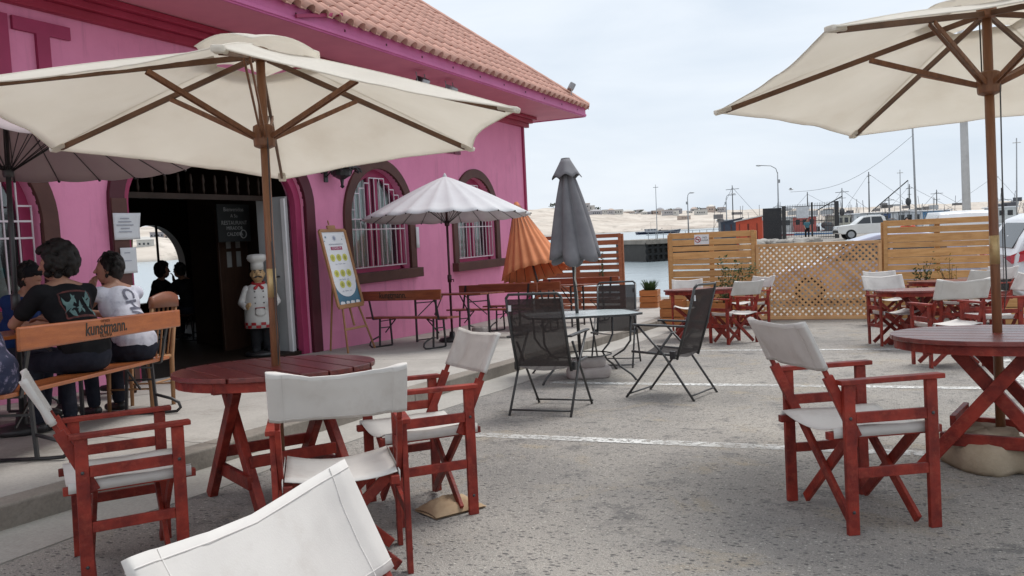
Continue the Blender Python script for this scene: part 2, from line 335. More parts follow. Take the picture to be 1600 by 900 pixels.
# water
WAT = bpy.data.materials.new('sea_water'); WAT.use_nodes = True; nt = WAT.node_tree; pb = nt.nodes['Principled BSDF']
pb.inputs['Base Color'].default_value = (.30, .35, .37, 1); pb.inputs['Roughness'].default_value = .22; pb.inputs['Specular IOR Level'].default_value = .7
tcw = nt.nodes.new('ShaderNodeTexCoord'); mpw = nt.nodes.new('ShaderNodeMapping'); mpw.inputs['Scale'].default_value = (1, .35, 1); nt.links.new(tcw.outputs['Object'], mpw.inputs[0])
bpw = nt.nodes.new('ShaderNodeBump'); bpw.inputs['Strength'].default_value = .25; bpw.inputs['Distance'].default_value = .3; nt.links.new(noise(nt, mpw.outputs[0], .8, 6, .6), bpw.inputs['Height']); nt.links.new(bpw.outputs[0], pb.inputs['Normal'])
b = MB(); b.add([(-1800, -300, -2.9), (1800, -300, -2.9), (1800, 2600, -2.9), (-1800, 2600, -2.9)], [(0, 1, 2, 3)]); struct(b.build('water', WAT))
# far shore: sandy hills
from mathutils import noise as mn
def shore(px): return 290 if px < 250 else (290+(px-250)/710*560 if px < 960 else 850+min(1, (px-960)/400)*100)
def crest(px):
    k = [(-300, 22), (100, 26), (300, 27), (600, 34), (840, 36), (900, 31), (1000, 24), (1100, 22), (1300, 16), (1700, 14)]
    for (a, ha), (c, hc) in zip(k, k[1:]):
        if a <= px <= c: return ha+(hc-ha)*(px-a)/(c-a)
    return 14
def hillp(px, v):
    S = shore(px); d = S + v*v*(520 if px > 600 else 300)
    e = pix(px, 365-.046*(px-800), 1); dirv = Vector((e.x, e.y, 0)).normalized(); dd = d/ math.cos(math.atan((px-800)/1260))
    P = dirv*dd; prof = min(1, v*1.12)**1.25
    H = (crest(px)/1260*(S+350)+4.1)*prof
    n1 = mn.noise(Vector((P.x*.012, P.y*.012, 0)))*.20+mn.noise(Vector((P.x*.04, P.y*.04, 3)))*.09
    z = -3.2 + .8*min(1, v*20) + H*(1+n1*min(1, v*3))
    if v > .93: z -= (v-.93)*300
    return Vector((P.x, P.y, z))
HILL = bpy.data.materials.new('sandy_hillside'); HILL.use_nodes = True; nt = HILL.node_tree; pb = nt.nodes['Principled BSDF']; tch = nt.nodes.new('ShaderNodeTexCoord')
mph = nt.nodes.new('ShaderNodeMapping'); mph.inputs['Scale'].default_value = (1, 1, 6); nt.links.new(tch.outputs['Object'], mph.inputs[0])
cc = ramp2(nt, noise(nt, mph.outputs[0], .02, 8, .65), (.60, .545, .48), (.46, .40, .345), .38, .62)
cc = mixc(nt, ramp2(nt, noise(nt, mph.outputs[0], .05, 8, .75), (0, 0, 0), (.85,)*3, .52, .66), cc, (.25, .225, .195))
nt.links.new(cc, pb.inputs['Base Color']); pb.inputs['Roughness'].default_value = .95; pb.inputs['Specular IOR Level'].default_value = .05
b = MB(); b.grid(lambda u, v: hillp(-300+u*2000, v), 240, 30); struct(b.build('hillside', HILL, smooth=True))
# painted parking lines, worn
LINE = bpy.data.materials.new('worn_white_road_paint'); LINE.use_nodes = True; nt = LINE.node_tree; pb = nt.nodes['Principled BSDF']; tcl = nt.nodes.new('ShaderNodeTexCoord')
pb.inputs['Base Color'].default_value = (.64, .635, .61, 1); pb.inputs['Roughness'].default_value = .8
f1 = ramp2(nt, noise(nt, tcl.outputs['Object'], 26, 6, .75), (1, 1, 1), (0, 0, 0), .49, .58); f2 = ramp2(nt, noise(nt, tcl.outputs['Object'], 1.6, 3, .6), (1, 1, 1), (.45,)*3, .42, .62)
nt.links.new(mixc(nt, 1.0, f1, f2, 'MULTIPLY'), pb.inputs['Alpha'])
def gline(x0, y0, x1, y1, wd=.14):
    d = Vector((x1-x0, y1-y0)); n = Vector((-d.y, d.x)).normalized()*wd/2; b = MB(); k = 40
    def fn(u, v): p = Vector((x0, y0))+d*u+n*(2*v-1); return (p.x, p.y, g(p.x, p.y)+.004)
    b.grid(fn, k, 1); return struct(b.build('painted_line', LINE))
gline(-3.1, 5.21, 3.6, 5.44); gline(-3.3, 7.87, 4.4, 8.14); gline(-2.9, 11.04, 4.6, 11.5); gline(1.02, 8.03, 1.12, 11.3)
# pavement in front of the building, in poured slabs
def strip(b, x0, x1, y0, y1, h, thick, n=8, wob=0):
    vs = []
    for i in range(n+1):
        y = y0+(y1-y0)*i/n; k = wob*mn.noise(Vector((x1*3, y*1.3, 1)))
        for (x, zz) in ((x0, h), (x1+k, h), (x1+k, h-thick), (x0, h-thick)): vs.append((x, y, g(x, y)+zz))
    fs = []
    for i in range(n):
        a = i*4; c = a+4; fs += [(a, a+1, c+1, c), (a+1, a+2, c+2, c+1), (a+3, a, c, c+3)]
    fs += [(0, 3, 2, 1), (n*4, n*4+1, n*4+2, n*4+3)]; b.add(vs, fs)
b = MB(); strip(b, -8.1, -4.3, -8, 19.5, .10, .4, 40); pave = struct(b.build('pavement', KERB))
yb = [-8, -5.6, -3.2, -.8, 1.6, 4.0, 6.4, 8.8, 11.2, 13.6, 16.0, 18.0, 19.5]
for i in range(len(yb)-1):
    for x0, x1 in ((-7.9, -6.06), (-6.05, -4.30)):
        b = MB(); strip(b, x0+.006, x1-.006, yb[i]+.006, yb[i+1]-.006, .13, .05, 5); b.build('slab', SLAB, pave, bevel=.006)
kerb = None
for i in range(len(yb)-1):
    b = MB(); strip(b, -4.295, -4.1, yb[i]+.004, yb[i+1]-.004, .132, .35, 10, .035)
    if kerb is None: kerb = struct(b.build('kerb', KERB, bevel=.012))
    else: b.build('kerb_stone', KERB, kerb, bevel=.012)
b = MB(); strip(b, -4.12, -3.63, -8, 17.5, .006, .05, 60, .05); struct(b.build('gutter', GUTTER))
# ================================================================== RESTAURANT BUILDING
WX = -7.9
house = empty('restaurant_building', 'pink plastered restaurant with arched windows and clay tile roof', 'building', M=Matrix.Translation((WX, 8, 0)))
def hb(mb, name, mt, parent=house, **k):          # build at world coordinates under the building
    o = mb.build(name, mt, parent, **k)
    if parent is house: o.location = (-WX, -8, 0)
    return o
def arch(yc, hw, lo, spring, top):
    def hi(y): t = max(0, 1-((y-yc)/hw)**2); return spring+(top-spring)*math.sqrt(t)
    return dict(y0=yc-hw, y1=yc+hw, yc=yc, hw=hw, lo=lo, sp=spring, top=top, hi=hi)
def archsamples(o, n=28): return [o['yc']-o['hw']*math.cos(math.pi*i/n) for i in range(n+1)]
def wall_x(mb, x, y0, y1, z0, z1, ops, depth):
    ys = sorted({round(v, 5) for v in [y0, y1]+[s for o in ops for s in archsamples(o)]})
    for a, c in zip(ys, ys[1:]):
        mid = (a+c)/2; o = next((o for o in ops if o['y0'] < mid < o['y1']), None)
        for xx in (x, x-depth):
            if o is None: mb.add([(xx, a, z0), (xx, c, z0), (xx, c, z1), (xx, a, z1)], [(0, 1, 2, 3)])
            else:
                if o['lo'] > z0: mb.add([(xx, a, z0), (xx, c, z0), (xx, c, o['lo']), (xx, a, o['lo'])], [(0, 1, 2, 3)])
                mb.add([(xx, a, o['hi'](a)), (xx, c, o['hi'](c)), (xx, c, z1), (xx, a, z1)], [(0, 1, 2, 3)])
        if o: mb.add([(x, a, o['hi'](a)), (x, c, o['hi'](c)), (x-depth, c, o['hi'](c)), (x-depth, a, o['hi'](a))], [(0, 1, 2, 3)])
    for o in ops:
        for yy in (o['y0'], o['y1']): mb.add([(x, yy, o['lo']), (x, yy, o['sp']), (x-depth, yy, o['sp']), (x-depth, yy, o['lo'])], [(0, 1, 2, 3)])
        if o['lo'] > z0: mb.add([(x, o['y0'], o['lo']), (x, o['y1'], o['lo']), (x-depth, o['y1'], o['lo']), (x-depth, o['y0'], o['lo'])], [(0, 1, 2, 3)])
def archring(mb, inner, outer, x0, x1, n=30):       # frame between two arches (jambs + head)
    def path(o): return [(o['y0'], o['lo'])]+[(o['yc']-o['hw']*math.cos(math.pi*i/n), o['hi'](o['yc']-o['hw']*math.cos(math.pi*i/n))) for i in range(n+1)]+[(o['y1'], o['lo'])]
    A, B = path(inner), path(outer); k = len(A); vs = []
    for x in (x0, x1):
        vs += [(x, *p) for p in A]+[(x, *p) for p in B]
    fs = []
    for i in range(k-1):
        fs += [(i, i+1, k+i+1, k+i), (2*k+i, 3*k+i, 3*k+i+1, 2*k+i+1), (i, 2*k+i, 2*k+i+1, i+1), (k+i, k+i+1, 3*k+i+1, 3*k+i)]
    fs += [(0, k, 3*k, 2*k), (k-1, 3*k-1, 4*k-1, 2*k-1)]
    mb.add(vs, fs)
WIN = [arch(yc, .87, .66, 1.53, 2.40) for yc in (4.60, 11.58, 15.10)]
DOOR = arch(8.03, 1.57, -1.3, 1.75, 2.72)
b = MB(); wall_x(b, WX, -3, 17.66, -1.3, 3.95, WIN+[DOOR], .30); front = hb(b, 'front_wall', PINK)
b = MB(); b.box((WX-3.1, 17.53, 1.32), (6.0, .26, 5.25)); b.box((WX-3.1, -2.87, 1.32), (6.0, .26, 5.25)); hb(b, 'side_wall', PINK)
b = MB(); b.box((WX+.02, 17.66, 1.32), (.05, .08, 5.2)); hb(b, 'corner_trim', PINKTRIM)
BACKWIN = arch(12.1, .85, .1, .85, 1.72)
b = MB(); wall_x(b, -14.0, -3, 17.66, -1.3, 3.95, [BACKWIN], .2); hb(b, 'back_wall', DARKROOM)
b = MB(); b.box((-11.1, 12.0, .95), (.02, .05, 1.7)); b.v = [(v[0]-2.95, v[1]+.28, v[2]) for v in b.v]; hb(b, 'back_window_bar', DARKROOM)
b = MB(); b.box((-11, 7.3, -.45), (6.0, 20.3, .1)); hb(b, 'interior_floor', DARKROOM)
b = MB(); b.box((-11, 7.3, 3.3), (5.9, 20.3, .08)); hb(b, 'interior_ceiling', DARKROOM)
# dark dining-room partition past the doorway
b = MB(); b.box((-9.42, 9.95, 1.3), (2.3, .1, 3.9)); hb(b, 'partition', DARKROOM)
# cornice under the soffit
for k, (x, z0, z1) in enumerate(((.10, 3.70, 3.80), (.17, 3.80, 3.88), (.25, 3.88, 3.949))):
    b = MB(); b.box((WX+x/2, 7.33+.0, (z0+z1)/2), (x, 20.9+2*x, z1-z0)); hb(b, 'cornice', CORNICE, bevel=.01)
# soffit + fascia
EX, EY, EZ = -6.7, 18.77, 3.95
b = MB(); b.box(((EX-14.6)/2, (EY-4.2)/2, EZ+.02), (EX+14.6-.05, EY+4.2-.05, .03)); hb(b, 'soffit', SOFFIT)
b = MB(); b.box((EX, (EY-4.2)/2, EZ+.10), (.035, EY+4.2, .23)); fas = hb(b, 'fascia', FASCIA, bevel=.004)
b = MB(); b.box((EX+.025, (EY-4.2)/2, EZ+.03), (.03, EY+4.2, .05)); b.build('moulding', FASCIA, fas, bevel=.006)
for i in range(13):
    b = MB(); b.box((EX+.022, 6.2+i*1.0, EZ+.10), (.01, .022, .03)); b.build('bolt', MAROON, fas)
b = MB(); b.box(((EX-14.6)/2, EY, EZ+.10), (EX+14.6-.06, .035, .23)); hb(b, 'fascia', FASCIA, bevel=.004)
b = MB(); b.bar((EX+.06, 8.15, EZ+.06), (EX+.10, 9.05, EZ+.27), .045, .03, (0, 0, 1)); hb(b, 'fascia_batten', PINKTRIM, bevel=.004)
# roof deck and tiles
SL = .78; ang = math.atan(SL); ZE = EZ+.19
roof_b = MB(); RT = 5.2
def rp(y, t): return (EX+.02-t, y, ZE+SL*t)
roof_b.add([rp(-4.2, 0), rp(EY, 0), rp(EY-RT, RT), rp(-4.2+RT, RT)], [(0, 1, 2, 3)])
roof_b.add([(EX+.02, EY, ZE), (-14.6, EY, ZE), (-14.6, EY-RT, ZE+SL*RT), rp(EY-RT, RT)], [(0, 1, 2, 3)])
roof_b.add([(EX+.02, -4.2, ZE), (-14.6, -4.2, ZE), (-14.6, -4.2+RT, ZE+SL*RT), rp(-4.2+RT, RT)], [(0, 1, 2, 3)])
roof_b.add([rp(-4.2+RT, RT), rp(EY-RT, RT), (-14.6, EY-RT, ZE+SL*RT), (-14.6, -4.2+RT, ZE+SL*RT)], [(0, 1, 2, 3)])
roof = hb(roof_b, 'roof', mat('roof_underlay', (.12, .06, .045), None, 5, .9))
prof = [(-.135, .012), (-.085, .004), (-.078, .045), (-.048, .082), (0, .096), (.048, .082), (.078, .045), (.085, .004), (.136, .010)]
tb = MB(); LT = .44; n = len(prof)
vs = []
for (v, dz) in ((0, .022), (LT, 0)):
    for off in (0, -.016): vs += [(u, v, h+dz+off) for u, h in prof]
fs = []
for i in range(n-1): fs += [(i, i+1, 2*n+i+1, 2*n+i), (n+i, 3*n+i, 3*n+i+1, n+i+1), (i, n+i, n+i+1, i+1)]
tb.add(vs, fs); tile_me = tb.mesh('tile'); tile_me.materials.append(TILE)
tile_me.polygons.foreach_set('use_smooth', [True]*len(tile_me.polygons))
RBASE = Matrix(((0, -math.cos(ang), math.sin(ang)), (1, 0, 0), (0, math.sin(ang), math.cos(ang)))).to_4x4()   # u->+y, v->up slope, h->normal
spots = []
PITCH_T, EXPO = .27, .36
for r in range(18):
    s = -.10+r*EXPO; t = s*math.cos(ang)
    for c in range(90):
        y = EY-.14-c*PITCH_T
        if y > EY-t-.10 or y < 6.0: continue
        P = Vector((EX+.02-t, y, ZE+SL*t+.02)); q = proj(P)
        spots.append((not(-30 < q[0] < 1000 and q[1] > -14), q[2], P, r, c))
spots.sort(key=lambda s: (s[0], s[1]))
rest = MB()
for i, (off, d, P, r, c) in enumerate(spots):
    M = Matrix.Translation(P) @ RBASE @ Matrix.Rotation(random.gauss(0, .012), 4, 'Z') @ Matrix.Rotation(random.gauss(0, .012), 4, 'X')
    if i < 300:
        o = bpy.data.objects.new('tile', tile_me); COL.link(o); o.parent = roof; o.matrix_local = M
    else:
        rest.add([M @ Vector(v) for v in vs], fs)
o = rest.build('tile_field', TILE, roof, smooth=True); o['kind'] = 'stuff'
cap = MB(); cap.tube([(0, 0, 0), (.45, 0, .02)], [.115, .10], 10); cme = cap.mesh('ridge_cap'); cme.materials.append(TILE)
hd = Vector((-1, -1, SL)).normalized(); hside = hd.cross(Vector((0, 0, 1))).normalized(); hup = hside.cross(hd)
for i in range(20):
    o = bpy.data.objects.new('ridge_cap', cme); COL.link(o); o.parent = roof
    M = Matrix((-hd, hside, hup)).transposed().to_4x4(); M.translation = Vector((EX+.02, EY, ZE+.06))+hd*(.40*(i+1)); o.matrix_local = M
# windows
GRILLE = mat('white_grille_pink_bounce', (.72, .64, .67), (.64, .55, .59), 5, .5)  # white bars, pink reflected light painted into their colour
def window(W, i, nb=12):
    out = arch(W['yc'], W['hw']+.18, W['lo'], W['sp'], W['top']+.18)
    b = MB(); archring(b, W, out, WX+.045, WX-.02); win = hb(b, 'window', BROWNTRIM, bevel=.006)
    b = MB(); b.box((WX+.06, W['yc'], W['lo']-.08), (.16, 2*W['hw']+.46, .17)); b.build('sill', BROWNTRIM, win, bevel=.01)
    inn = arch(W['yc'], W['hw']-.13, W['lo']+.10, W['sp'], W['top']-.13)
    b = MB(); archring(b, inn, arch(W['yc'], W['hw']-.002, W['lo']+.002, W['sp'], W['top']-.002), WX-.13, WX-.2); b.box((WX-.165, W['yc'], W['lo']+.05), (.07, 2*W['hw']-.27, .098)); b.build('frame', PINKTRIM, win)
    for yy in (W['yc']-.10, W['yc']+.10):
        b = MB(); b.box((WX-.16, yy, (W['lo']+W['top'])/2), (.05, .11, W['top']-W['lo']-.2)); b.build('mullion', PINKTRIM, win)
    b = MB(); b.box((WX-.17, W['yc'], (W['lo']+W['top'])/2+.0), (.006, 2*W['hw']-.2, W['top']-W['lo']-.12)); b.build('pane', GLASS, win)
    for s in (-1, 1):
        b = MB(); y0, y1 = W['yc']+s*.02, W['yc']+s*(W['hw']-.25)
        b.grid(lambda u, v: (WX-.23+.022*math.sin(u*34)+.01*math.sin(u*71), y0+(y1-y0)*u*(1-.12*math.sin(v*3.1)*(s > 0)), W['lo']+.1+v*(W['hi'](y0+(y1-y0)*u)-W['lo']-.16)), 60, 8)
        b.build('curtain', CURTAIN, win, smooth=True)
    for k in range(nb):
        y = W['y0']+.06+(2*W['hw']-.12)*k/(nb-1); z1 = W['hi'](y)-.08
        z1 = max(W['sp'], math.floor(z1/.09)*.09)
        b = MB(); b.box((WX-.045, y, (W['lo']+.08+z1)/2), (.013, .013, z1-W['lo']-.08)); b.build('grille_bar', GRILLE, win)
        if k < nb-1:
            y2 = W['y0']+.06+(2*W['hw']-.12)*(k+1)/(nb-1)
            for zz in (W['lo']+.085, W['lo']+.72+.0*k, W['sp']+.02):
                b = MB(); b.box((WX-.043, (y+y2)/2, zz), (.012, y2-y, .02)); b.build('grille_rail', GRILLE, win)
            zt = min(z1, max(W['sp'], math.floor((W['hi'](y2)-.08)/.09)*.09)); b = MB(); b.box((WX-.043, (y+y2)/2, zt-.006), (.012, y2-y, .018)); b.build('grille_rail', GRILLE, win)
    return win
for i, W in enumerate(WIN): window(W, i)
# doorway: brown posts and maroon arch surround, inner grey-white door leaf
b = MB(); archring(b, DOOR, arch(DOOR['yc'], DOOR['hw']+.20, -1.3, DOOR['sp'], DOOR['top']+.2), WX+.05, WX-.02); dr = hb(b, 'doorway_surround', MAROON, bevel=.008)
b = MB(); archring(b, arch(DOOR['yc'], DOOR['hw']-.13, -1.3, DOOR['sp'], DOOR['top']-.13), arch(DOOR['yc'], DOOR['hw']-.003, -1.3, DOOR['sp'], DOOR['top']-.003), WX-.05, WX-.16); b.build('inner_surround', PINKTRIM, dr, bevel=.008)
b = MB(); b.box((WX+.055, DOOR['y0']-.09, .6), (.03, .20, 2.4)); hb(b, 'door_post', BROWNTRIM, bevel=.006)
b = MB(); b.box((WX-.45, 9.42, .72), (.56, .05, 2.36)); leaf = hb(b, 'door', GREYDOOR, bevel=.008)
b = MB(); b.box((WX-.21, 9.385, .72), (.07, .03, 2.3)); b.build('door_stile', WHITEP, leaf, bevel=.004)
b = MB(); b.tube([(WX-.36, 9.39, .72), (WX-.36, 9.33, .72), (WX-.48, 9.33, .72)], .012); b.build('handle', BLACKM, leaf, smooth=True)
b = MB(); b.box((WX-.45, 8.03, 1.88), (.08, 3.0, .07)); trn = hb(b, 'transom', DARKROOM)
for i in range(14):
    b = MB(); b.lathe([(.012, 0), (.02, .06), (.012, .12), (.022, .17), (.012, .26)], 8, (WX-.45, 6.65+i*.21, 1.92)); b.build('spindle', DARKROOM, trn, smooth=True)
WOODDOOR = mat('dark_panelled_wood', (.055, .028, .018), (.035, .018, .012), 4, .45, .2, 20, (6, 6, 1), spec=.35)
b = MB(); b.box((-9.3, 9.55, .66), (.05, .62, 2.2)); b.v = [(v[0], v[1]-.0, v[2]) for v in b.v]; wd = hb(b, 'wooden_door', WOODDOOR, bevel=.01)
for k in (0, 1):
    for j in (0, 1):
        b = MB(); b.box((-9.265, 9.43+k*.2, 1.0+j*.29), (.01, .09, .24)); b.build('door_pane', mat('hazy_pane', (.30, .30, .29), None, 5, .3), wd)
# wall lettering: only the ends are seen past the parasol
MW = basis((WX+.02, 5.95, 3.18), (0, 1, 0), (0, 0, 1)); MW.translation -= Vector((WX, 8, 0))
text('wall_lettering', 'RESTAURANT', 1.02, PINKTRIM, house, MW, .02, 'RIGHT', bold=.022)
MW = basis((WX+.015, 14.52, 3.03), (0, 1, 0), (0, 0, 1)); MW.translation -= Vector((WX, 8, 0))
text('wall_lettering', 'GRILL', .62, mat('dark_red_letter', (.16, .02, .05), None, 4, .5), house, MW, .015, 'RIGHT', bold=.004)
# notices beside the door and on the window
def notice(y0, y1, z0, z1, label, curl=.0, lines=5):
    b = MB(); b.grid(lambda u, v: (WX+.085+curl*max(0, u-.6)**2*max(0, v-.4), y0+(y1-y0)*u, z0+(z1-z0)*v), 8, 8); n_ = tag(b.build('paper_notice', PAPER, smooth=True, thick=.002), label, 'notice')
    for i in range(lines):
        b = MB(); zz = z1-(z1-z0)*(.2+.62*i/lines); b.box((WX+.088+curl*.02, y0+(y1-y0)*.42, zz), (.002, (y1-y0)*(.5+.15*((i*7) % 3-1)), .010)); b.build('printed_line', mat('grey_ink', (.35, .36, .42), None, 5, .7), n_)
notice(6.26, 6.60, 1.33, 1.63, 'white printed notice with curled corner on the brown door post', .35)
notice(6.32, 6.53, .95, 1.24, 'smaller white notice below the curled one on the door post', .02, 2)
b = MB(); b.grid(lambda u, v: (WX+.06+.02*math.sin(u*4), 12.60+.13*u, 1.02+.38*v), 6, 4); tag(b.build('paper_notice', PAPER, smooth=True, thick=.002), 'small white paper taped to the frame of the arched window', 'notice')
# ================================================================== FURNITURE
# ---- director's chair: local x right, y forward
def director_chair(sag=.035, wave=0):
    t = empty('director_chair', '', 'chair', 'red director chairs')
    W, yr, yf, za = .271, -.211, .175, .661
    for s in (-1, 1):
        b = MB(); b.bar((s*W, yr, 0), (s*W, yr, za-.01), .024, .052); b.build('leg', RED, t, bevel=.003)
        b = MB(); b.bar((s*W, yf, 0), (s*W, yf, za-.01), .024, .052); b.build('leg', RED, t, bevel=.003)
        b = MB(); b.bar((s*W, yr-.045, za+.0), (s*W, yf+.055, za+.004), .056, .022); b.build('armrest', RED, t, bevel=.004)
        for z, h in ((.505, .048), (.265, .045)):
            b = MB(); b.bar((s*W, yr+.027, z), (s*W, yf-.027, z), .020, h); b.build('side_rail', RED, t, bevel=.003)
        b = MB(); b.bar((s*(W-.024), -.165, .415), (s*(W-.024), -.291, .687), .022, .046); b.bar((s*(W-.024), -.289, .683), (s*(W-.024), -.328, .767), .020, .020); b.build('back_upright', RED, t, bevel=.003)
        b = MB(); b.bar((s*(W-.052), yr-.075, .424), (s*(W-.052), yf+.075, .424), .036, .034); b.build('seat_rail', RED, t, bevel=.003)
        for yy, o in ((yr+.038, 0), (yf-.038, 0)):
            yq = yy+s*.0115
            b = MB(); b.bar((s*(W-.055), yq, .432), (-s*(W-.045), yq, .025), .02, .046, (0, 1, 0)); b.build('cross_brace', RED, t, bevel=.003)
    b = MB()
    def seat(u, v):
        x = (u-.5)*2*(W-.04); return (x, yr-.055+v*(yf-yr+.11), .460-sag*(1-(2*u-1)**2)+.004*math.sin(v*9+u*5))
    b.grid(seat, 14, 6)
    for s in (-1, 1): b.grid(lambda u, v: (s*(W-.031), yr-.055+v*(yf-yr+.11), .46-.045*u), 1, 4)
    b.build('canvas_seat', CANVAS, t, smooth=True, thick=.004)
    d = Vector((0, -.392+.165, .905-.415)).normalized(); nrm = Vector((0, d.z, -d.y))
    b = MB(); base = Vector((0, -.392, .905)); n = 44; ht = .225; ww = W+.006
    def back(u, v):                     # a sleeve round both uprights
        a = 2*math.pi*u; e = .9
        x = ww*math.copysign(abs(math.cos(a))**.35, math.cos(a)); th = .0165*math.copysign(abs(math.sin(a))**.5, math.sin(a))
        edge = abs(x)/ww; f = th*(.10+.90*min(1, edge/.85)**9)
        bow = -.020*(1-edge**2) + (.004*math.sin(x*23+v*4+wave) + .010*mn.noise(Vector((x*9+wave*3, v*1.6, wave))) + .004*mn.noise(Vector((x*26, v*5, wave+5))))*(1-edge**6)
        z = (v-1)*ht + .022 - (.008*(1-edge**2)*(1+wave*.8) + .003*math.sin(x*17+wave))*v
        p = base + d*z + nrm*(f+bow); return (x, p.y, p.z)
    b.grid(back, n*2, 10)
    b.grid(lambda u, v: [back(.5-u*.5, 1), back(.5+u*.5, 1)][round(v)], 44, 1)
    b.build('canvas_back', CANVAS, t, smooth=True, thick=.003)
    SEAM = mat('canvas_seam', (.68, .65, .62), None, 9, .9)
    b = MB()
    def ua(x): return math.acos(min(1, (abs(x)/ww)**(1/.35)))/(2*math.pi)
    for face in (1, -1):
        for sx_ in (-1, 1):
            for xo in (W-.054,):
                u0 = ua(xo); u0 = u0 if sx_ > 0 else .5-u0; u0 = u0 if face > 0 else 1-u0
                b.tube([Vector(back(u0, j/10))+nrm*.0022*face for j in range(11)], .0011, 4)
        for vv in (.93, .07):
            b.tube([Vector(back((.02+.46*j/30) if face > 0 else 1-(.02+.46*j/30), vv))+nrm*.0022*face for j in range(31)], .0011, 4)
    b.build('stitching', SEAM, t)['kind'] = 'stuff'
    for s in (-1, 1):
        for yy, zz in ((yr, .505), (yf, .505), (yr, .10)):
            b = MB(); b.ell((s*(W+.013), yy, zz), (.005, .008, .008), n=8, m=4); b.build('bolt', DKGREYM, t, smooth=True)
    return t
ch0 = director_chair(); ch1 = director_chair(.05, 1.2); ch2 = director_chair(.028, 2.1)
CH = [
 (ch0, -.137, 4.017, 303.4, 1, 'red director chair standing alone in front of the right red table, back to the left'),
 (ch1, -3.041, 2.411, -33.2, .94, 'red director chair seen from its side at the left, beside the kerb'),
 (ch2, -2.109, 2.681, 39.6, .94, 'red director chair showing its wide canvas back, pushed to the left red table'),
 (ch0, -2.239, 3.472, 141, .97, 'red director chair facing the left red table with a paper bag under it'),
 (ch1, -.49, .928, 277.5, .94, 'nearest chair, cut off at the bottom edge, only its white canvas back showing'),
 (ch0, -2.157, 12.193, 51.1, 1, 'red director chair with its back to us at the far table before the slatted fence'),
 (ch2, -2.354, 15.0, 141.9, 1, 'red director chair in front of the lattice panel, right of the far table'),
 (ch1, -3.30, 14.3, 192.3, 1, 'red director chair behind the far table, facing us before the slatted fence with the sign'),
 (ch1, .048, 11.864, 203.7, 1, 'red director chair at the left end of the two tables before the right slatted fence'),
 (ch2, .521, 9.659, 24, 1, 'red director chair with sagging canvas back, just behind the near right table'),
 (ch0, -.06, 15.2, 199, 1, 'red director chair farthest back by the lattice, half hidden by another canvas back'),
 (ch1, 1.0, 13.9, 41.6, 1, 'red director chair with a grey shaded back, left of the right parasol pole'),
 (ch2, 1.42, 15.3, 136, 1, 'red director chair behind the right parasol pole, closest to the right slatted fence'),
 (ch0, 1.05, 10.8, 102.8, 1, 'red director chair cut off by the right edge, its canvas back tilted'),
]
used = set()
for src, x, y, dg, s, lab in CH:
    M = at(x, y, dg, 0, s)
    if src.name not in used and src is not None:
        used.add(src.name); src.matrix_world = M; src['label'] = lab
    else: again(src, lab, M)
# ---- round slatted table with two X frames
def round_table(R=.545, H=.74, n=7):
    t = empty('round_table', '', 'table', 'round red slatted tables')
    pw = 2*R/n
    for i in range(n):
        y0, y1 = -R+i*pw+.005, -R+(i+1)*pw-.005; k = 6; L_, Rr = [], []
        for j in range(k+1):
            y = y0+(y1-y0)*j/k; x = math.sqrt(max(0, R*R-y*y)); Rr.append((max(x, .03), y)); L_.append((-max(x, .03), y))
        b = MB(); b.prism(Rr+L_[::-1], .026, Matrix.Translation((0, 0, H-.013))); b.build('plank', REDTOP, t, bevel=.004)
    for x in (-.28, .28):
        b = MB(); b.bar((x, -R*.80, H-.055), (x, R*.80, H-.055), .045, .06); b.build('cleat', RED, t, bevel=.003)
    b = MB(); m_ = 40; vs = []
    for i in range(m_):
        a = 2*math.pi*i/m_
        for r, z in ((R-.05, H-.027), (R-.02, H-.027), (R-.02, H-.075), (R-.05, H-.075)): vs.append((r*math.cos(a), r*math.sin(a), z))
    b.add(vs, [(4*i+q, 4*((i+1) % m_)+q, 4*((i+1) % m_)+(q+1) % 4, 4*i+(q+1) % 4) for i in range(m_) for q in range(4)]); b.build('rim', RED, t)
    for y in (-.26, .26):
        for s in (-1, 1):
            b = MB(); b.bar((-s*.17, y+s*.024, H-.085), (s*.36, y+s*.024, .0), .07, .045, (1, 0, .6)); b.build('leg', RED, t, bevel=.004)
        b = MB(); b.bar((-.26, y, .175), (.26, y, .175), .030, .07, (0, 1, 0)); b.build('foot_rail', RED, t, bevel=.004)
    for s in (-1, 1):
        b = MB(); b.bar((s*.20, -.24, .27), (s*.20, .24, .27), .03, .06, (1, 0, 0)); b.build('stretcher', RED, t, bevel=.004)
    return t
tb0 = round_table()
tb0.matrix_world = at(.543, 5.154, -12); tb0['label'] = 'round red slatted table under the right parasol, cut by the right edge'
again(tb0, 'round red slatted table under the left parasol, among three director chairs', at(-3.10, 3.434, -28))
again(tb0, 'far round red table in front of the slatted fence with the sign', at(-2.78, 12.9, 20, .03, 1.04))
again(tb0, 'round red table between the chair with sagging back and the lattice', at(.35, 11.62, 10))
again(tb0, 'farthest round red table, close to the right slatted fence', at(.79, 15.0, 30))
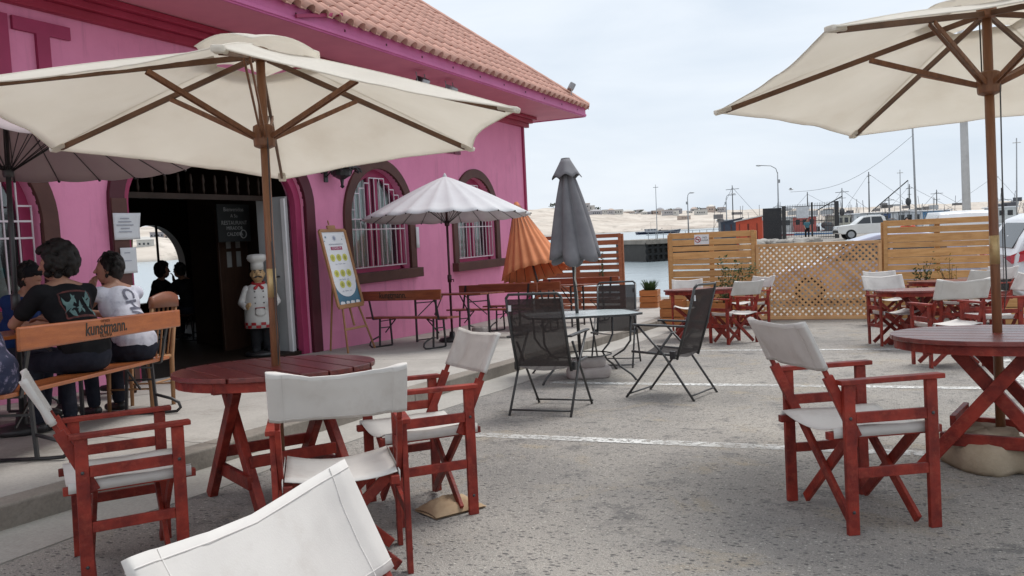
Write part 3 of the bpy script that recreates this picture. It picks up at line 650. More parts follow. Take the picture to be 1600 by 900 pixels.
# ---- cream wooden parasol
def big_parasol(label, x, y, zr, phi, tilt, dz, rise):
    gx = g(x, y); t = empty('parasol', label, 'parasol', 'large cream parasols')
    t.matrix_world = Matrix.Translation((x, y, gx)) @ TILT
    R, ap, zr = 1.5, zr-gx+rise, zr-gx
    ux, uy = tilt                      # canopy's own lean against the pole
    nv = Vector((ux, uy, 1)).normalized(); Q = Vector((0, 0, 1)).rotation_difference(nv).to_matrix()
    top = Vector((0, 0, ap))
    def CP(p): return Q @ (Vector(p)-top) + top       # canopy space -> thing space
    cor = []
    for k in range(6):
        a = phi+k*math.pi/3; cor.append(Vector((R*math.cos(a), R*math.sin(a), zr+dz[k])))
    b = MB(); b.tube([(0, 0, .02), (0, 0, ap-.03)], .0245, 14); pole = b.build('pole', BROWNWOOD, t, smooth=True)
    b = MB(); b.tube([(0, 0, 1.12), (0, 0, 1.28)], .0255, 14); b.build('ferrule', BRASS, pole, smooth=True)
    b = MB(); b.lathe([(.035, zr-.10), (.058, zr-.09), (.062, zr-.03), (.058, zr+.02), (.04, zr+.03)], 14); b.build('runner', BROWNWOOD, t, bevel=.003)
    b = MB(); b.lathe([(.03, ap-.09), (.05, ap-.08), (.05, ap-.025), (.03, ap-.015)], 14); b.build('hub', BROWNWOOD, t, bevel=.003)
    b = MB(); b.tube([(-.03, .02, zr-.02), (-.032, .03, ap-.1)], .004, 5); b.tube([(.05, -.03, zr-.05), (.045, -.03, zr-.6), (.05, -.02, zr-1.15), (.035, -.02, zr-1.3), (.04, -.03, zr-.62)], .004, 5); b.build('rope', DKGREYM, t)
    for k in range(6):
        c = CP(cor[k]); ctr = CP((0, 0, ap-.05)); c2 = ctr.lerp(c, .955)
        b = MB(); b.bar(ctr.lerp(c, .03)-Vector((0, 0, .012)), c2-Vector((0, 0, .014)), .017, .030, Vector((0, 0, 1)).cross(c-ctr)); rb = b.build('rib', DARKRIB, t, bevel=.002)
        a = phi+k*math.pi/3; st = Vector((.055*math.cos(a), .055*math.sin(a), zr-.04)); e = ctr.lerp(c, .40)-Vector((0, 0, .03)); sd_ = Vector((-math.sin(a), math.cos(a), 0))
        b = MB()
        for s in (-1, 1): b.bar(st+sd_*.012*s, e+sd_*.014*s, .009, .026, sd_)
        b.build('strut', BROWNWOOD, t, bevel=.002)
        b = MB(); b.bar(ctr.lerp(c, .93)-Vector((0, 0, .012)), ctr.lerp(c, 1.003)-Vector((0, 0, .004)), .052, .028, sd_); b.build('corner_pocket', CANOPY, t, bevel=.008)
    b = MB(); ir = .19; HEM = []
    for k in range(6):
        A, B = cor[k], cor[(k+1) % 6]
        def fn(u, v, A=A, B=B):
            rim = A.lerp(B, u); rim = Vector((rim.x, rim.y, 0))*(1-.055*math.sin(math.pi*u)) + Vector((0, 0, rim.z))
            r0 = Vector((0, 0, ap)); p = r0.lerp(rim, ir+(1-ir)*v)
            p.z += -.030*math.sin(math.pi*u)*math.sin(math.pi*min(1, v*1.02)) + .012*math.sin(math.pi*v)
            p.z += math.sin(math.pi*u)*(.010*mn.noise(Vector((p.x*3.1, p.y*3.1, 4)))+.004*mn.noise(Vector((p.x*11, p.y*11, 9))))
            return CP(p)
        b.grid(fn, 22, 22); HEM.append([fn(j/22, 1) for j in range(23)]); HEM.append([fn(0, j/22)+Vector((0, 0, .002)) for j in range(23)])
    b.build('canopy', CANOPY, t, smooth=True, thick=.0025)
    b = MB()
    for h_ in HEM: b.tube(h_, .0035, 5)
    b.build('hem', CANOPY, t, smooth=True)
    b = MB()
    for k in range(6):
        a0, a1 = phi+k*math.pi/3, phi+(k+1)*math.pi/3
        def fv(u, v):
            a = a0+(a1-a0)*u; r = .36*v*(1-.10*math.sin(math.pi*u)); sl = (ap-zr)/R
            return CP((r*math.cos(a), r*math.sin(a), ap+.03-r*sl*.95+.030*math.sin(math.pi*u)*v*v+.022*math.sin(math.pi*v)))
        b.grid(fv, 10, 7)
    b.build('vent_cap', CANOPY, t, smooth=True, thick=.0025)
    return t
# corner offsets run counter-clockwise from the corner farthest from us
big_parasol('large cream parasol on a wooden pole over the left red table', -3.10, 3.434, 1.837, 2.212, (.0145, .0386), [-.057, .0, 0, 0, -.02, .055], .47)
big_parasol('large cream parasol on a wooden pole over the right red table', .543, 5.154, 1.947, 2.102, (-.0105, .0526), [0]*6, .41)
# ---- pleated parasols
def pleated(name, label, M, R, zr, ap, n, mt, pole_m, under=None):
    t = empty(name, label, 'parasol', 'pleated parasols', M)
    b = MB(); b.tube([(0, 0, .03), (0, 0, ap)], .019, 12); pl = b.build('pole', pole_m, t, smooth=True)
    b = MB(); b.lathe([(.02, .95), (.034, .96), (.034, 1.07), (.02, 1.08)], 12); b.tube([(.03, 0, 1.0), (.07, 0, 1.0), (.07, 0, .96)], .008, 6); b.build('crank', pole_m, pl, smooth=True)
    b = MB(); b.lathe([(.035, zr-.14), (.04, zr-.12), (.04, zr-.06), (.03, zr-.05)], 12); b.build('runner', pole_m, t, smooth=True)
    b = MB()
    for k in range(n):
        a0 = 2*math.pi*k/n
        def fn(u, v):
            a = a0+2*math.pi/n*u; r = R*v*(1-.035*math.sin(math.pi*u)*v); s = math.sin(math.pi*u)
            z = ap-(ap-zr)*(v**1.12) - .022*s*v
            return (r*math.cos(a), r*math.sin(a), z)
        b.grid(fn, 6, 10)
    b.build('canopy', mt, t, smooth=True, thick=.002)
    for k in range(n):
        a = 2*math.pi*k/n; P = lambda v, o=.012: Vector((R*v*math.cos(a), R*v*math.sin(a), ap-(ap-zr)*(v**1.12)-o))
        b = MB(); b.tube([P(.02), P(.35), P(.7), P(.985, .008)], .0045, 5); rb = b.build('rib', BLACKM, t, smooth=True)
        b = MB(); b.ell(P(1.0, .006), (.013, .013, .013), n=8, m=5); b.build('rib_tip', BLACKM, rb, smooth=True)
        b = MB(); b.tube([(.035*math.cos(a), .035*math.sin(a), zr-.09), P(.45, .014)], .0038, 5); b.build('strut', BLACKM, rb, smooth=True)
    b = MB(); b.lathe([(.03, ap-.03), (.035, ap+.0), (.022, ap+.02), (.008, ap+.05)], 10); b.build('finial', mt, t, smooth=True)
    b = MB(); b.lathe([(.20, 0), (.22, .02), (.20, .06), (.05, .075), (.04, .16)], 18); b.build('base', BLACKM, t, smooth=True)
    return t
pleated('pleated_parasol', 'open white pleated parasol beside the pink wall, over the beer table', at(-6.42, 11.25, 4, .13), 1.36, 1.93+.07, 2.66, 24, WHITECL, mat('wine_pole_paint', (.06, .015, .02), None, 5, .4))
pleated('pleated_parasol', 'white pleated parasol with painted mauve shade over the seated people, cut by the left edge', at(-6.12, 3.95, 10, .13), 1.38, 2.12, 2.72, 24, SHADEDCL, DKGREYM)
# ---- half folded orange parasol
t = empty('folded_parasol', 'half folded orange pleated parasol hanging by the pink wall', 'parasol')
A, B_ = onray(806, 316, Y=14.1), onray(836, 425, Y=14.1)
ax = (B_-A).normalized(); sx = ax.orthogonal().normalized(); sy = ax.cross(sx); t.matrix_world = Matrix.Translation((B_.x, B_.y, g(B_.x, B_.y)+.13))
o_ = Vector((B_.x, B_.y, g(B_.x, B_.y)+.13)); Ln = (B_-A).length*1.02; n = 20; b = MB()
def fo(u, v):
    a = 2*math.pi*u; k = u*n*2*math.pi/1; r = (.03+.60*v**1.05)*(1+.055*math.cos(n*a)); e = .012*math.cos(n*a)*v
    L2 = Ln*(v+.10*v*math.cos(a-2.2)*.9)
    return A+ax*(L2+e)+(sx*math.cos(a)+sy*math.sin(a))*r*(1 if v < .99 else 1.0)-o_
b.grid(fo, n*6, 12); b.build('canopy', ORANGECL, t, smooth=True, thick=.003)
b = MB(); b.tube([A-o_, B_+ax*.9-o_, Vector((0, 0, .0))+Vector((.05, .05, 0))], .019, 10); b.build('pole', DKGREYM, t, smooth=True)
for k in range(n):
    a = 2*math.pi*k/n; P = lambda v: A+ax*(Ln*(v+.09*v*math.cos(a-2.2)))+(sx*math.cos(a)+sy*math.sin(a))*(.03+.60*v**1.05)*1.035-o_
    b = MB(); b.tube([P(.05), P(.5), P(.98)], .004, 5); b.build('rib', BLACKM, t)
# ---- closed grey parasol through the glass table
def grey_parasol():
    x, y = -3.14, 8.36; t = empty('closed_parasol', 'closed grey parasol standing in the glass table', 'parasol', M=at(x, y, 0) @ Matrix.Rotation(-.034, 4, 'Y'))
    b = MB(); b.tube([(0, 0, .05), (0, 0, 2.40)], .019, 12); b.build('pole', DKGREYM, t, smooth=True)
    b = MB(); nf = 6
    def fn(u, v):
        a = 2*math.pi*u; f = abs(math.sin(nf*a/2)); r = .055+(.235)*v**.9; r *= (.66+.40*f)*(1+.10*math.sin(a+1))
        z = 2.30-.93*v-.10*f*v**3+.055*math.sin(a*2+1)*v
        return (r*math.cos(a+.25*v), r*math.sin(a+.25*v), z)
    b.grid(fn, nf*10, 14); b.build('canopy', GREYCL, t, smooth=True, thick=.004)
    b = MB()
    def fc(u, v):
        a = 2*math.pi*u; r = .05+.105*v; r *= 1+.08*math.sin(4*a)*v
        return (r*math.cos(a), r*math.sin(a), 2.43-.20*v-.018*math.sin(6*a)*v)
    b.grid(fc, 40, 5); b.build('vent_cap', GREYCL, t, smooth=True, thick=.003)
    b = MB(); b.lathe([(.052, 2.425), (.05, 2.44), (.02, 2.445)], 14); b.build('finial', GREYCL, t, smooth=True)
    b = MB(); b.tube([(.02, -.02, 1.30), (.03, -.03, 1.2), (.015, -.025, 1.1), (.03, -.03, 1.02)], .010, 6); b.tube([(.022, -.02, 1.06), (.03, -.02, .9), (.024, -.02, .76)], .004, 5); b.build('tie_cord', mat('pale_cord', (.55, .52, .46), None, 9, .8), t, smooth=True)
    return t
grey_parasol()
def slab_base(name, x, y, tiers, mt, label, dg=0):
    t = empty(name, label, 'block', M=at(x, y, dg))
    z = 0
    for (rx, ry, h, e) in tiers:
        b = MB(); n = 48
        def fn(u, v, z=z):
            a = 2*math.pi*u; c, s = math.cos(a), math.sin(a); k = (abs(c)**e+abs(s)**e)**(-1/e)
            q = [0, .93, 1, 1, .92, .0][round(v*5)]; zz = [0, 0, .18, .78, 1, 1][round(v*5)]*h
            k *= 1+.11*mn.noise(Vector((c*2+x, s*2, zz*6)))+.05*mn.noise(Vector((c*6+x, s*6, zz*20)))
            return (rx*q*k*c, ry*q*k*s, z+zz+.012*mn.noise(Vector((c*3, s*3, x))))
        b.grid(fn, n, 5); b.build('block', mt, t, smooth=True); z += h*.96
    return t
slab_base('stone_block', -3.06, 8.36, [(.24, .22, .12, 3), (.19, .17, .10, 3)], PALESTONE, 'two tier pale concrete block holding the grey parasol', 20)
slab_base('stone_block', .47, 5.10, [(.20, .24, .16, 3.6), (.14, .16, .06, 2.6)], STONE, 'rough tan stone block at the foot of the right parasol', 30)
slab_base('stone_block', -6.25, 11.9, [(.20, .18, .12, 3), (.14, .13, .20, 2.4)], PALESTONE, 'small grey concrete block under the beer table by the wall')
# ---- grey folding chairs with mesh sling
def sling_chair():
    t = empty('folding_chair', '', 'chair', 'grey folding sling chairs'); W = .27; r = .011
    for s in (-1, 1):
        x = s*W
        b = MB(); b.tube([(x, -.33, 0), (x, -.06, .40), (x, .19, .665)], r, 8); b.build('leg', DKGREYM, t, smooth=True)
        b = MB(); b.tube([(x-s*.02, .34, 0), (x-s*.02, .02, .40), (x-s*.02, -.14, .60)], r, 8); b.build('leg', DKGREYM, t, smooth=True)
        b = MB(); b.bar((x, .235, .672), (x, -.27, .655), .042, .018); b.build('armrest', DKGREYM, t, bevel=.005)
        b = MB(); b.tube([(x-s*.03, -.17, .36), (x-s*.03, -.27, .66), (x-s*.03, -.36, .985)], .013, 8); b.build('back_post', DKGREYM, t, smooth=True)
        b = MB(); b.tube([(x-s*.03, -.19, .395), (x-s*.03, .27, .425)], .012, 8); b.build('seat_tube', DKGREYM, t, smooth=True)
        b = MB(); b.box((x-s*.01, -.14, .40), (.03, .05, .07)); b.build('hinge', BLACKM, t, bevel=.006)
    for y, z in ((-.30, .045), (.315, .035)):
        b = MB(); b.tube([(-W, y, z), (W, y, z)], .008, 8); b.build('foot_bar', DKGREYM, t, smooth=True)
    b = MB(); b.tube([(-W+.03, -.36, .985), (-W+.06, -.375, 1.015), (W-.06, -.375, 1.015), (W-.03, -.36, .985)], .012, 8); b.build('top_rail', DKGREYM, t, smooth=True)
    b = MB(); b.grid(lambda u, v: ((u-.5)*2*(W-.035), -.185-.175*v+.03*math.sin(math.pi*u)*-.6*(1-v*.4), .40+.575*v), 8, 10); b.build('sling_back', SLING, t, smooth=True)
    b = MB(); b.grid(lambda u, v: ((u-.5)*2*(W-.035), -.18+.44*v, .395+.03*v-.035*math.sin(math.pi*u)), 8, 8); b.build('sling_seat', SLING, t, smooth=True)
    b = MB(); b.box((-W+.055, -.350, .90), (.025, .006, .05)); b.build('care_tag', PAPER, t)
    return t
sc0 = sling_chair()
sc0.matrix_world = at(-2.66, 6.34, 3); sc0['label'] = 'grey folding chair with its mesh back to us at the glass table'
again(sc0, 'grey folding chair right of the glass table, seen from its side', at(-1.85, 7.26, 80))
again(sc0, 'grey folding chair behind the glass table, facing us', at(-3.10, 9.45, 190))
# ---- glass table
t = empty('glass_table', 'dark metal garden table with frosted glass top and curved legs', 'table', M=at(-3.14, 8.36, 30)); S = .56
oc = [(S, .18), (.18, S), (-.18, S), (-S, .18), (-S, -.18), (-.18, -S), (.18, -S), (S, -.18)]
oc = [(.60, .42), (.42, .60), (-.42, .60), (-.60, .42), (-.60, -.42), (-.42, -.60), (.42, -.60), (.60, -.42)]
b = MB(); b.prism(oc, .006, Matrix.Translation((0, 0, .705))); b.build('glass_top', FROST, t)
b = MB()
for i in range(8): b.bar((*oc[i], .698), (*oc[(i+1) % 8], .698), .022, .028, (0, 0, 1))
b.build('rim', DKGREYM, t)
for sx_, sy_ in ((1, 1), (1, -1), (-1, 1), (-1, -1)):
    b = MB(); b.tube([(sx_*.47, sy_*.47, .69), (sx_*.46, sy_*.46, .42), (sx_*.40, sy_*.40, .32), (sx_*.30, sy_*.30, .24), (sx_*.36, sy_*.36, .14), (sx_*.46, sy_*.46, .06), (sx_*.50, sy_*.50, 0)], .012, 8); b.build('leg', DKGREYM, t, smooth=True)
b = MB(); b.tube([(.34*math.cos(a_*math.pi/8), .34*math.sin(a_*math.pi/8), .25) for a_ in range(17)], .008, 6); b.build('ring', DKGREYM, t, smooth=True)
# ---- beer benches and tables
def beer_bench(L_=2.2, wood=ORWOOD, brand=True, back=True):
    t = empty('beer_bench', '', 'bench', 'folding beer benches')
    b = MB(); b.box((0, 0, .455), (L_, .26, .028)); b.build('seat', wood, t, bevel=.006)
    if back:
        b = MB(); b.bar((-L_/2, -.235, .80), (L_/2, -.235, .80), .024, .15, (0, 1, 0)); bk = b.build('backrest', wood, t, bevel=.012)
        if brand:
            text('lettering', 'kunstmann.', .128, INK, bk, basis((-.12, -.2485, .803), (1, 0, 0), (0, 0, 1)), .0008, shear=.1, bold=.0022)
            text('lettering', 'cerveza', .042, mat('faded_ink', (.16, .05, .02), None, 4, .6), bk, basis((-.14, -.2485, .858), (1, 0, 0), (0, 0, 1)), .0006)
            text('lettering', 'VALDIVIA', .040, INK, bk, basis((-.14, -.2485, .748), (1, 0, 0), (0, 0, 1)), .0006)
    xl_ = L_/2-.30
    for s in (-1, 1):
        if back:
            b = MB(); b.tube([(s*(L_/2-.17), .05, .435), (s*(L_/2-.17), -.13, .435)], .012, 6); b.bar((s*(L_/2-.17), -.13, .43), (s*(L_/2-.17), -.222, .87), .034, .012, (1, 0, 0)); b.build('back_support', BLACKM, t)
        b = MB()
        for yy in (-.105, .105): b.bar((s*xl_, yy, .44), (s*xl_, yy*1.25, .02), .022, .022, (0, 1, 0))
        b.bar((s*xl_, -.12, .30), (s*xl_, .12, .30), .016, .016, (0, 0, 1)); b.bar((s*xl_, -.11, .40), (s*(xl_-.22), 0, .43), .014, .014, (0, 0, 1)); b.bar((s*xl_, 0, .22), (s*(xl_-.24), 0, .43), .014, .014, (0, 0, 1)); b.build('leg_frame', BLACKM, t)
        b = MB(); b.tube([(s*xl_, .13, .015), (s*xl_, -.20, .015), (s*xl_, -.30, .02), (s*xl_, -.335, .05), (s*xl_, -.32, .095), (s*xl_, -.26, .13), (s*xl_, -.13, .17)], .013, 7); b.build('foot', BLACKM, t, smooth=True)
    return t
def beer_table(L_=2.0, wood=ORWOOD):
    t = empty('beer_table', '', 'table', 'folding beer tables')
    for i in (-1, 0, 1):
        b = MB(); b.box((0, i*.20, .765), (L_, .192, .026)); b.build('plank', wood, t, bevel=.005)
    for s in (-1, 1):
        xx = s*(L_/2-.30); b = MB()
        for yy in (-.24, .24): b.bar((xx, yy, .75), (xx, yy, .0), .026, .026)
        b.bar((xx, -.24, .64), (xx, .24, .64), .018, .018, (0, 0, 1)); b.bar((xx, -.24, .03), (xx, .24, .03), .018, .018, (0, 0, 1)); b.bar((xx, -.24, .745), (xx, .24, .745), .02, .02, (0, 0, 1))
        b.bar((xx, -.2, .42), (xx-s*.34, -.05, .745), .014, .014, (0, 0, 1)); b.bar((xx, .2, .42), (xx-s*.34, .05, .745), .014, .014, (0, 0, 1)); b.build('leg_frame', BLACKM, t)
    return t
bb = beer_bench(2.3); bb.matrix_world = at(-5.44, 4.0, 114.6, .13); bb['label'] = 'orange beer bench with lettered backrest, two people sitting on it'
bt = beer_table(2.0); bt.matrix_world = at(-6.08, 3.75, 114.6, .13); bt['label'] = 'beer table between the seated people at the left edge'
rb = beer_bench(1.75, REDBENCH); rb.matrix_world = at(-6.62, 10.36, -13, .13); rb['label'] = 'beer bench nearest the easel, its backrest towards us'
again(rb, 'beer bench on the wall side of the white parasol table, facing us', at(-6.22, 12.2, 167, .13))
again(rb, 'beer bench beside the orange parasol, its backrest towards us', at(-6.0, 13.25, -8, .13))
again(rb, 'last beer bench before the red slatted fence', at(-5.75, 15.1, 172, .13))
rtb = beer_table(1.75, REDBENCH); rtb.matrix_world = at(-6.42, 11.27, -13, .13); rtb['label'] = 'beer table under the white pleated parasol'
again(rtb, 'far beer table behind the orange parasol', at(-5.9, 14.2, -8, .13))
# ---- wooden spindle chair at the bench end
t = empty('spindle_chair', 'old wooden spindle back chair at the end of the orange bench', 'chair', M=at(-6.10, 5.03, 112, .13))
b = MB(); b.box((0, 0, .45), (.42, .42, .035)); b.build('seat', PALEWOOD, t, bevel=.012)
for sx_ in (-1, 1):
    b = MB(); b.tube([(sx_*.19, -.20, 0), (sx_*.20, -.20, .45), (sx_*.215, -.26, .98)], [.018, .022, .016], 9); b.build('back_post', PALEWOOD, t, smooth=True)
    b = MB(); b.tube([(sx_*.19, .19, 0), (sx_*.185, .18, .45)], [.016, .021], 9); b.build('leg', PALEWOOD, t, smooth=True)
for k in range(5):
    x_ = -.14+.07*k; b = MB(); b.tube([(x_, -.19, .46), (x_*1.15, -.25, .90)], .008, 6); b.build('spindle', PALEWOOD, t, smooth=True)
b = MB(); b.grid(lambda u, v: ((u-.5)*.50, -.255-.03*math.sin(math.pi*u), .90+.09*v+.05*math.sin(math.pi*u)*v), 12, 2); b.build('crest_rail', mat('reddish_chair_wood', (.22, .075, .035), None, 5, .4), t, smooth=True, thick=.026)
for z_ in (.16, .24):
    b = MB(); b.tube([(-.19, .19 if z_ < .2 else -.2, z_), (.19, .19 if z_ < .2 else -.2, z_)], .009, 6); b.build('stretcher', PALEWOOD, t, smooth=True)
for s in (-1, 1):
    b = MB(); b.tube([(s*.19, -.2, .2), (s*.188, .19, .2)], .009, 6); b.build('stretcher', PALEWOOD, t, smooth=True)
# ---- menu easel with printed poster
t = empty('easel', 'wooden easel holding a framed poster with yellow circles', 'easel', M=at(-7.22, 9.82, 0, .13, tilt=False))
Eu, Ev = Vector((.02, .55, 0)).normalized(), Vector((-.24, 0, 1)).normalized(); En = Eu.cross(Ev)
def EP(u, v, n_=0): return Vector((.06, 0, 0))+Eu*u+Ev*v+En*n_
for s in (-1, 1):
    b = MB(); b.bar(EP(s*.32, 0), EP(s*.17, .78), .026, .02, En); b.build('leg', PALEWOOD, t, bevel=.003)
b = MB(); b.bar((-.48, -.05, 0), EP(-.05, 1.50, -.03), .026, .02); b.build('leg', PALEWOOD, t, bevel=.003)
b = MB(); b.bar(EP(-.26, .36, .0), EP(.26, .36, .0), .02, .035, En); b.build('cross_bar', PALEWOOD, t, bevel=.003)
b = MB(); b.bar(EP(0, .40, -.02), EP(0, .80, -.02), .03, .02, En); b.build('mast', PALEWOOD, t, bevel=.003)
hw, v0, v1 = .285, .70, 1.86
for (a_, c_) in (((-hw, v0), (hw, v0)), ((-hw, v1), (hw, v1)), ((-hw, v0), (-hw, v1)), ((hw, v0), (hw, v1))):
    b = MB(); b.bar(EP(*a_, .015), EP(*c_, .015), .035, .065 if a_[1] == c_[1] and a_[1] == v0 else .045, En); b.build('frame', PALEWOOD, t, bevel=.005)
b = MB(); b.bar(EP(-.09, v1+.05, .01), EP(.09, v1+.05, .01), .03, .06, En); b.bar(EP(-.03, v1+.09, .01), EP(-.03, v1+.16, .01), .02, .02, En); b.build('clamp', PALEWOOD, t, bevel=.008)
BLUE = mat('poster_blue', (.055, .17, .26), None, 3, .35); 
b = MB(); b.add([EP(-hw, v0, .012), EP(hw, v0, .012), EP(hw, v1, .012), EP(-hw, v1, .012)], [(0, 1, 2, 3)]); po = b.build('poster', BLUE, t, label='blue poster sheet with white panel and yellow circles')
pts = [(-hw+.02, v1-.02)]+[(-hw+.02, v0+.40)]+[(-(hw-.04)*math.cos(a_*math.pi/14), v0+.36-.22*math.sin(a_*math.pi/14)) for a_ in range(15)]+[(hw-.02, v0+.40), (hw-.02, v1-.02)]
b = MB(); b.add([EP(u, v, .015) for u, v in pts], [tuple(range(len(pts)))]); b.build('white_panel', PAPER, po)
YEL = mat('poster_yellow', (.62, .60, .16), (.5, .5, .10), 30, .5)
for (u, v) in [(-.14, v1-.42), (0, v1-.42), (.14, v1-.42), (-.14, v1-.66), (0, v1-.66), (.14, v1-.66), (-.075, v1-.83), (.075, v1-.83)]:
    b = MB(); b.add([EP(u+.056*math.cos(a_*math.pi/8), v+.056*math.sin(a_*math.pi/8), .018) for a_ in range(16)], [tuple(range(16))]); b.build('yellow_disc', YEL, po)
    b = MB(); b.add([EP(u-.02, v-.03, .019), EP(u+.02, v-.03, .019), EP(u+.025, v+.01, .019), EP(u, v+.035, .019), EP(u-.025, v+.01, .019)], [(0, 1, 2, 3, 4)]); b.build('pictogram', mat('olive_print', (.40, .40, .08), None, 5, .5), po)
MP = lambda u, v, n_=.018: basis(EP(u, v, n_), Eu, Ev)
MAG = mat('poster_magenta', (.45, .04, .14), None, 4, .5); GREYI = mat('poster_grey', (.30, .33, .42), None, 4, .6)
b = MB(); b.add([EP(u, v, .018) for u, v in ((-.13, v1-.30), (.13, v1-.30), (.13, v1-.25), (-.13, v1-.25))], [(0, 1, 2, 3)]); b.build('banner', MAG, po)
text('printed_text', 'COVID-19', .048, PAPER, po, MP(0, v1-.276, .02), .0002)
text('printed_text', 'MEDIDAS PREVENTIVAS', .030, GREYI, po, MP(.01, v1-.215), .0002)
for v in (v1-.515, v1-.755, v1-.93): text('printed_text', 'uso   lavado   aseo', .030, GREYI, po, MP(0, v), .0002)
for (u, v, r_) in ((0, v1-.12, .05), (-.19, v1-.10, .022), (-.23, v1-.16, .014), (.17, v1-.14, .012), (.22, v1-.09, .010)):
    b = MB(); k_ = 10; b.add([EP(u+r_*(1 if i % 2 else .45)*math.cos(i*math.pi/k_*1), v+r_*(1 if i % 2 else .45)*math.sin(i*math.pi/k_*1), .018) for i in range(2*k_)], [tuple(range(2*k_))]); b.build('emblem', BLUE if r_ < .03 else GREYI, po)
for u, wd_ in ((-.17, .10), (-.05, .08), (.06, .09), (.18, .09)):
    b = MB(); b.add([EP(u+q*wd_/2, v0+.05+w_*.028, .018) for q, w_ in ((-1, -1), (1, -1), (1, .6), (-.4, 1), (-1, .4))], [(0, 1, 2, 3, 4)]); b.build('logo_block', PAPER, po)
# ---- blackboard in the entrance
t = empty('blackboard', 'black chalkboard hanging in the dark entrance', 'blackboard', M=Matrix.Translation((-8.95, 9.25, 1.28)))
b = MB(); b.box((0, 0, .27), (.02, .66, .56)); bd = b.build('board', mat('chalkboard_black', (.012, .013, .013), None, 6, .7), t)
CHALK = mat('dusty_chalk', (.28, .28, .27), (.18, .18, .18), 30, .9)
for z_, s_, tx in ((.47, .085, 'Bienvenidos'), (.375, .075, 'A Su'), (.27, .085, 'RESTAURANT'), (.19, .075, 'MIRADOR'), (.10, .075, 'CALDERA')):
    text('chalk_text', tx, s_, CHALK, t, basis((.0125, .0, z_), (0, 1, 0), (0, 0, 1)), .0005)
b = MB(); b.tube([(.016, .17+.06*math.cos(a_*math.pi/8), .10+.06*math.sin(a_*math.pi/8)) for a_ in range(17)], .008, 5); b.build('chalk_ring', CHALK, t)
# ---- wall lantern
t = empty('wall_lantern', 'black wrought iron lantern on the pink wall between door and window', 'lantern', M=Matrix.Translation((WX, 10.15, 2.32)))
b = MB(); b.tube([(0, 0, .02), (.18, 0, .10), (.34, 0, .06), (.40, 0, -.02)], .014, 7); b.tube([(0, 0, -.14), (.14, 0, -.02), (.26, 0, .06)], .010, 6); b.build('bracket', BLACKM, t, smooth=True)
b = MB(); b.box((.012, 0, -.03), (.02, .09, .34)); b.build('back_plate', BLACKM, t, bevel=.006)
b = MB(); b.lathe([(.30, -.02), (.27, .03), (.14, .08), (.05, .13), (.03, .15)], 12, (.30, .02, 0)); b.build('hood', BLACKM, t)
b = MB()
for k in range(12):
    a_ = k*math.pi/6; b.tube([(.30+.27*math.cos(a_), .02+.27*math.sin(a_), -.01), (.30+.30*math.cos(a_+.13), .02+.30*math.sin(a_+.13), -.07), (.30+.25*math.cos(a_+.26), .02+.25*math.sin(a_+.26), -.03)], .016, 5)
b.build('scallop_fringe', BLACKM, t)
b = MB(); b.lathe([(.15, -.03), (.14, -.12), (.07, -.16), (.03, -.18), (.02, -.26), (.035, -.28), (.01, -.31)], 12, (.30, .02, 0)); b.build('lamp_body', BLACKM, t)
# ---- floodlights
def flood(label, P, aim, mt):
    t = empty('floodlight', label, 'floodlight', 'floodlights on the eaves', M=Matrix.Translation(P) @ Matrix.Rotation(aim, 4, 'Z'))
    b = MB(); b.box((0, 0, 0), (.13, .24, .17), Matrix.Rotation(.5, 3, 'Y')); b.build('housing', mt, t, bevel=.02)
    b = MB(); b.box((.062, 0, -.03), (.02, .21, .14), Matrix.Rotation(.5, 3, 'Y')); b.build('lens', mat('lamp_lens', (.42, .44, .45), None, 4, .15), t, bevel=.004)
    for s in (-1, 1):
        b = MB(); b.tube([(0, s*.13, 0), (-.02, s*.13, .16 if P.z < 4 else -.22)], .010, 6); b.build('bracket_arm', GALV, t)
    return t
flood('black floodlight under the eave above the left parasol', Vector((-6.95, 11.6, 3.74)), 0, BLACKM)
flood('grey floodlight under the eave, right of the black one', Vector((-6.95, 12.55, 3.74)), 0, GALV)
flood('floodlight standing on the roof corner', Vector((-6.85, 18.3, 4.62)), .5, GALV)
# ---- paper bag under a chair
t = empty('paper_bag', 'flattened tan paper bag on the ground under a director chair', 'bag', M=at(-2.06, 3.50, 62))
b = MB(); b.grid(lambda u, v: ((u-.5)*.30*(1-.1*math.sin(v*3)), (v-.5)*.22, .012+.055*math.sin(math.pi*u)**.5*math.sin(math.pi*v)**.5*(1+.5*mn.noise(Vector((u*6, v*6, 2))))), 16, 12); b.grid(lambda u, v: ((u-.5)*.30, (v-.5)*.22, .006+.004*mn.noise(Vector((u*5, v*5, 0)))), 8, 8); b.build('sack', mat('kraft_paper', (.42, .30, .19), (.34, .235, .14), 6, .85, .3, 30), t, smooth=True)
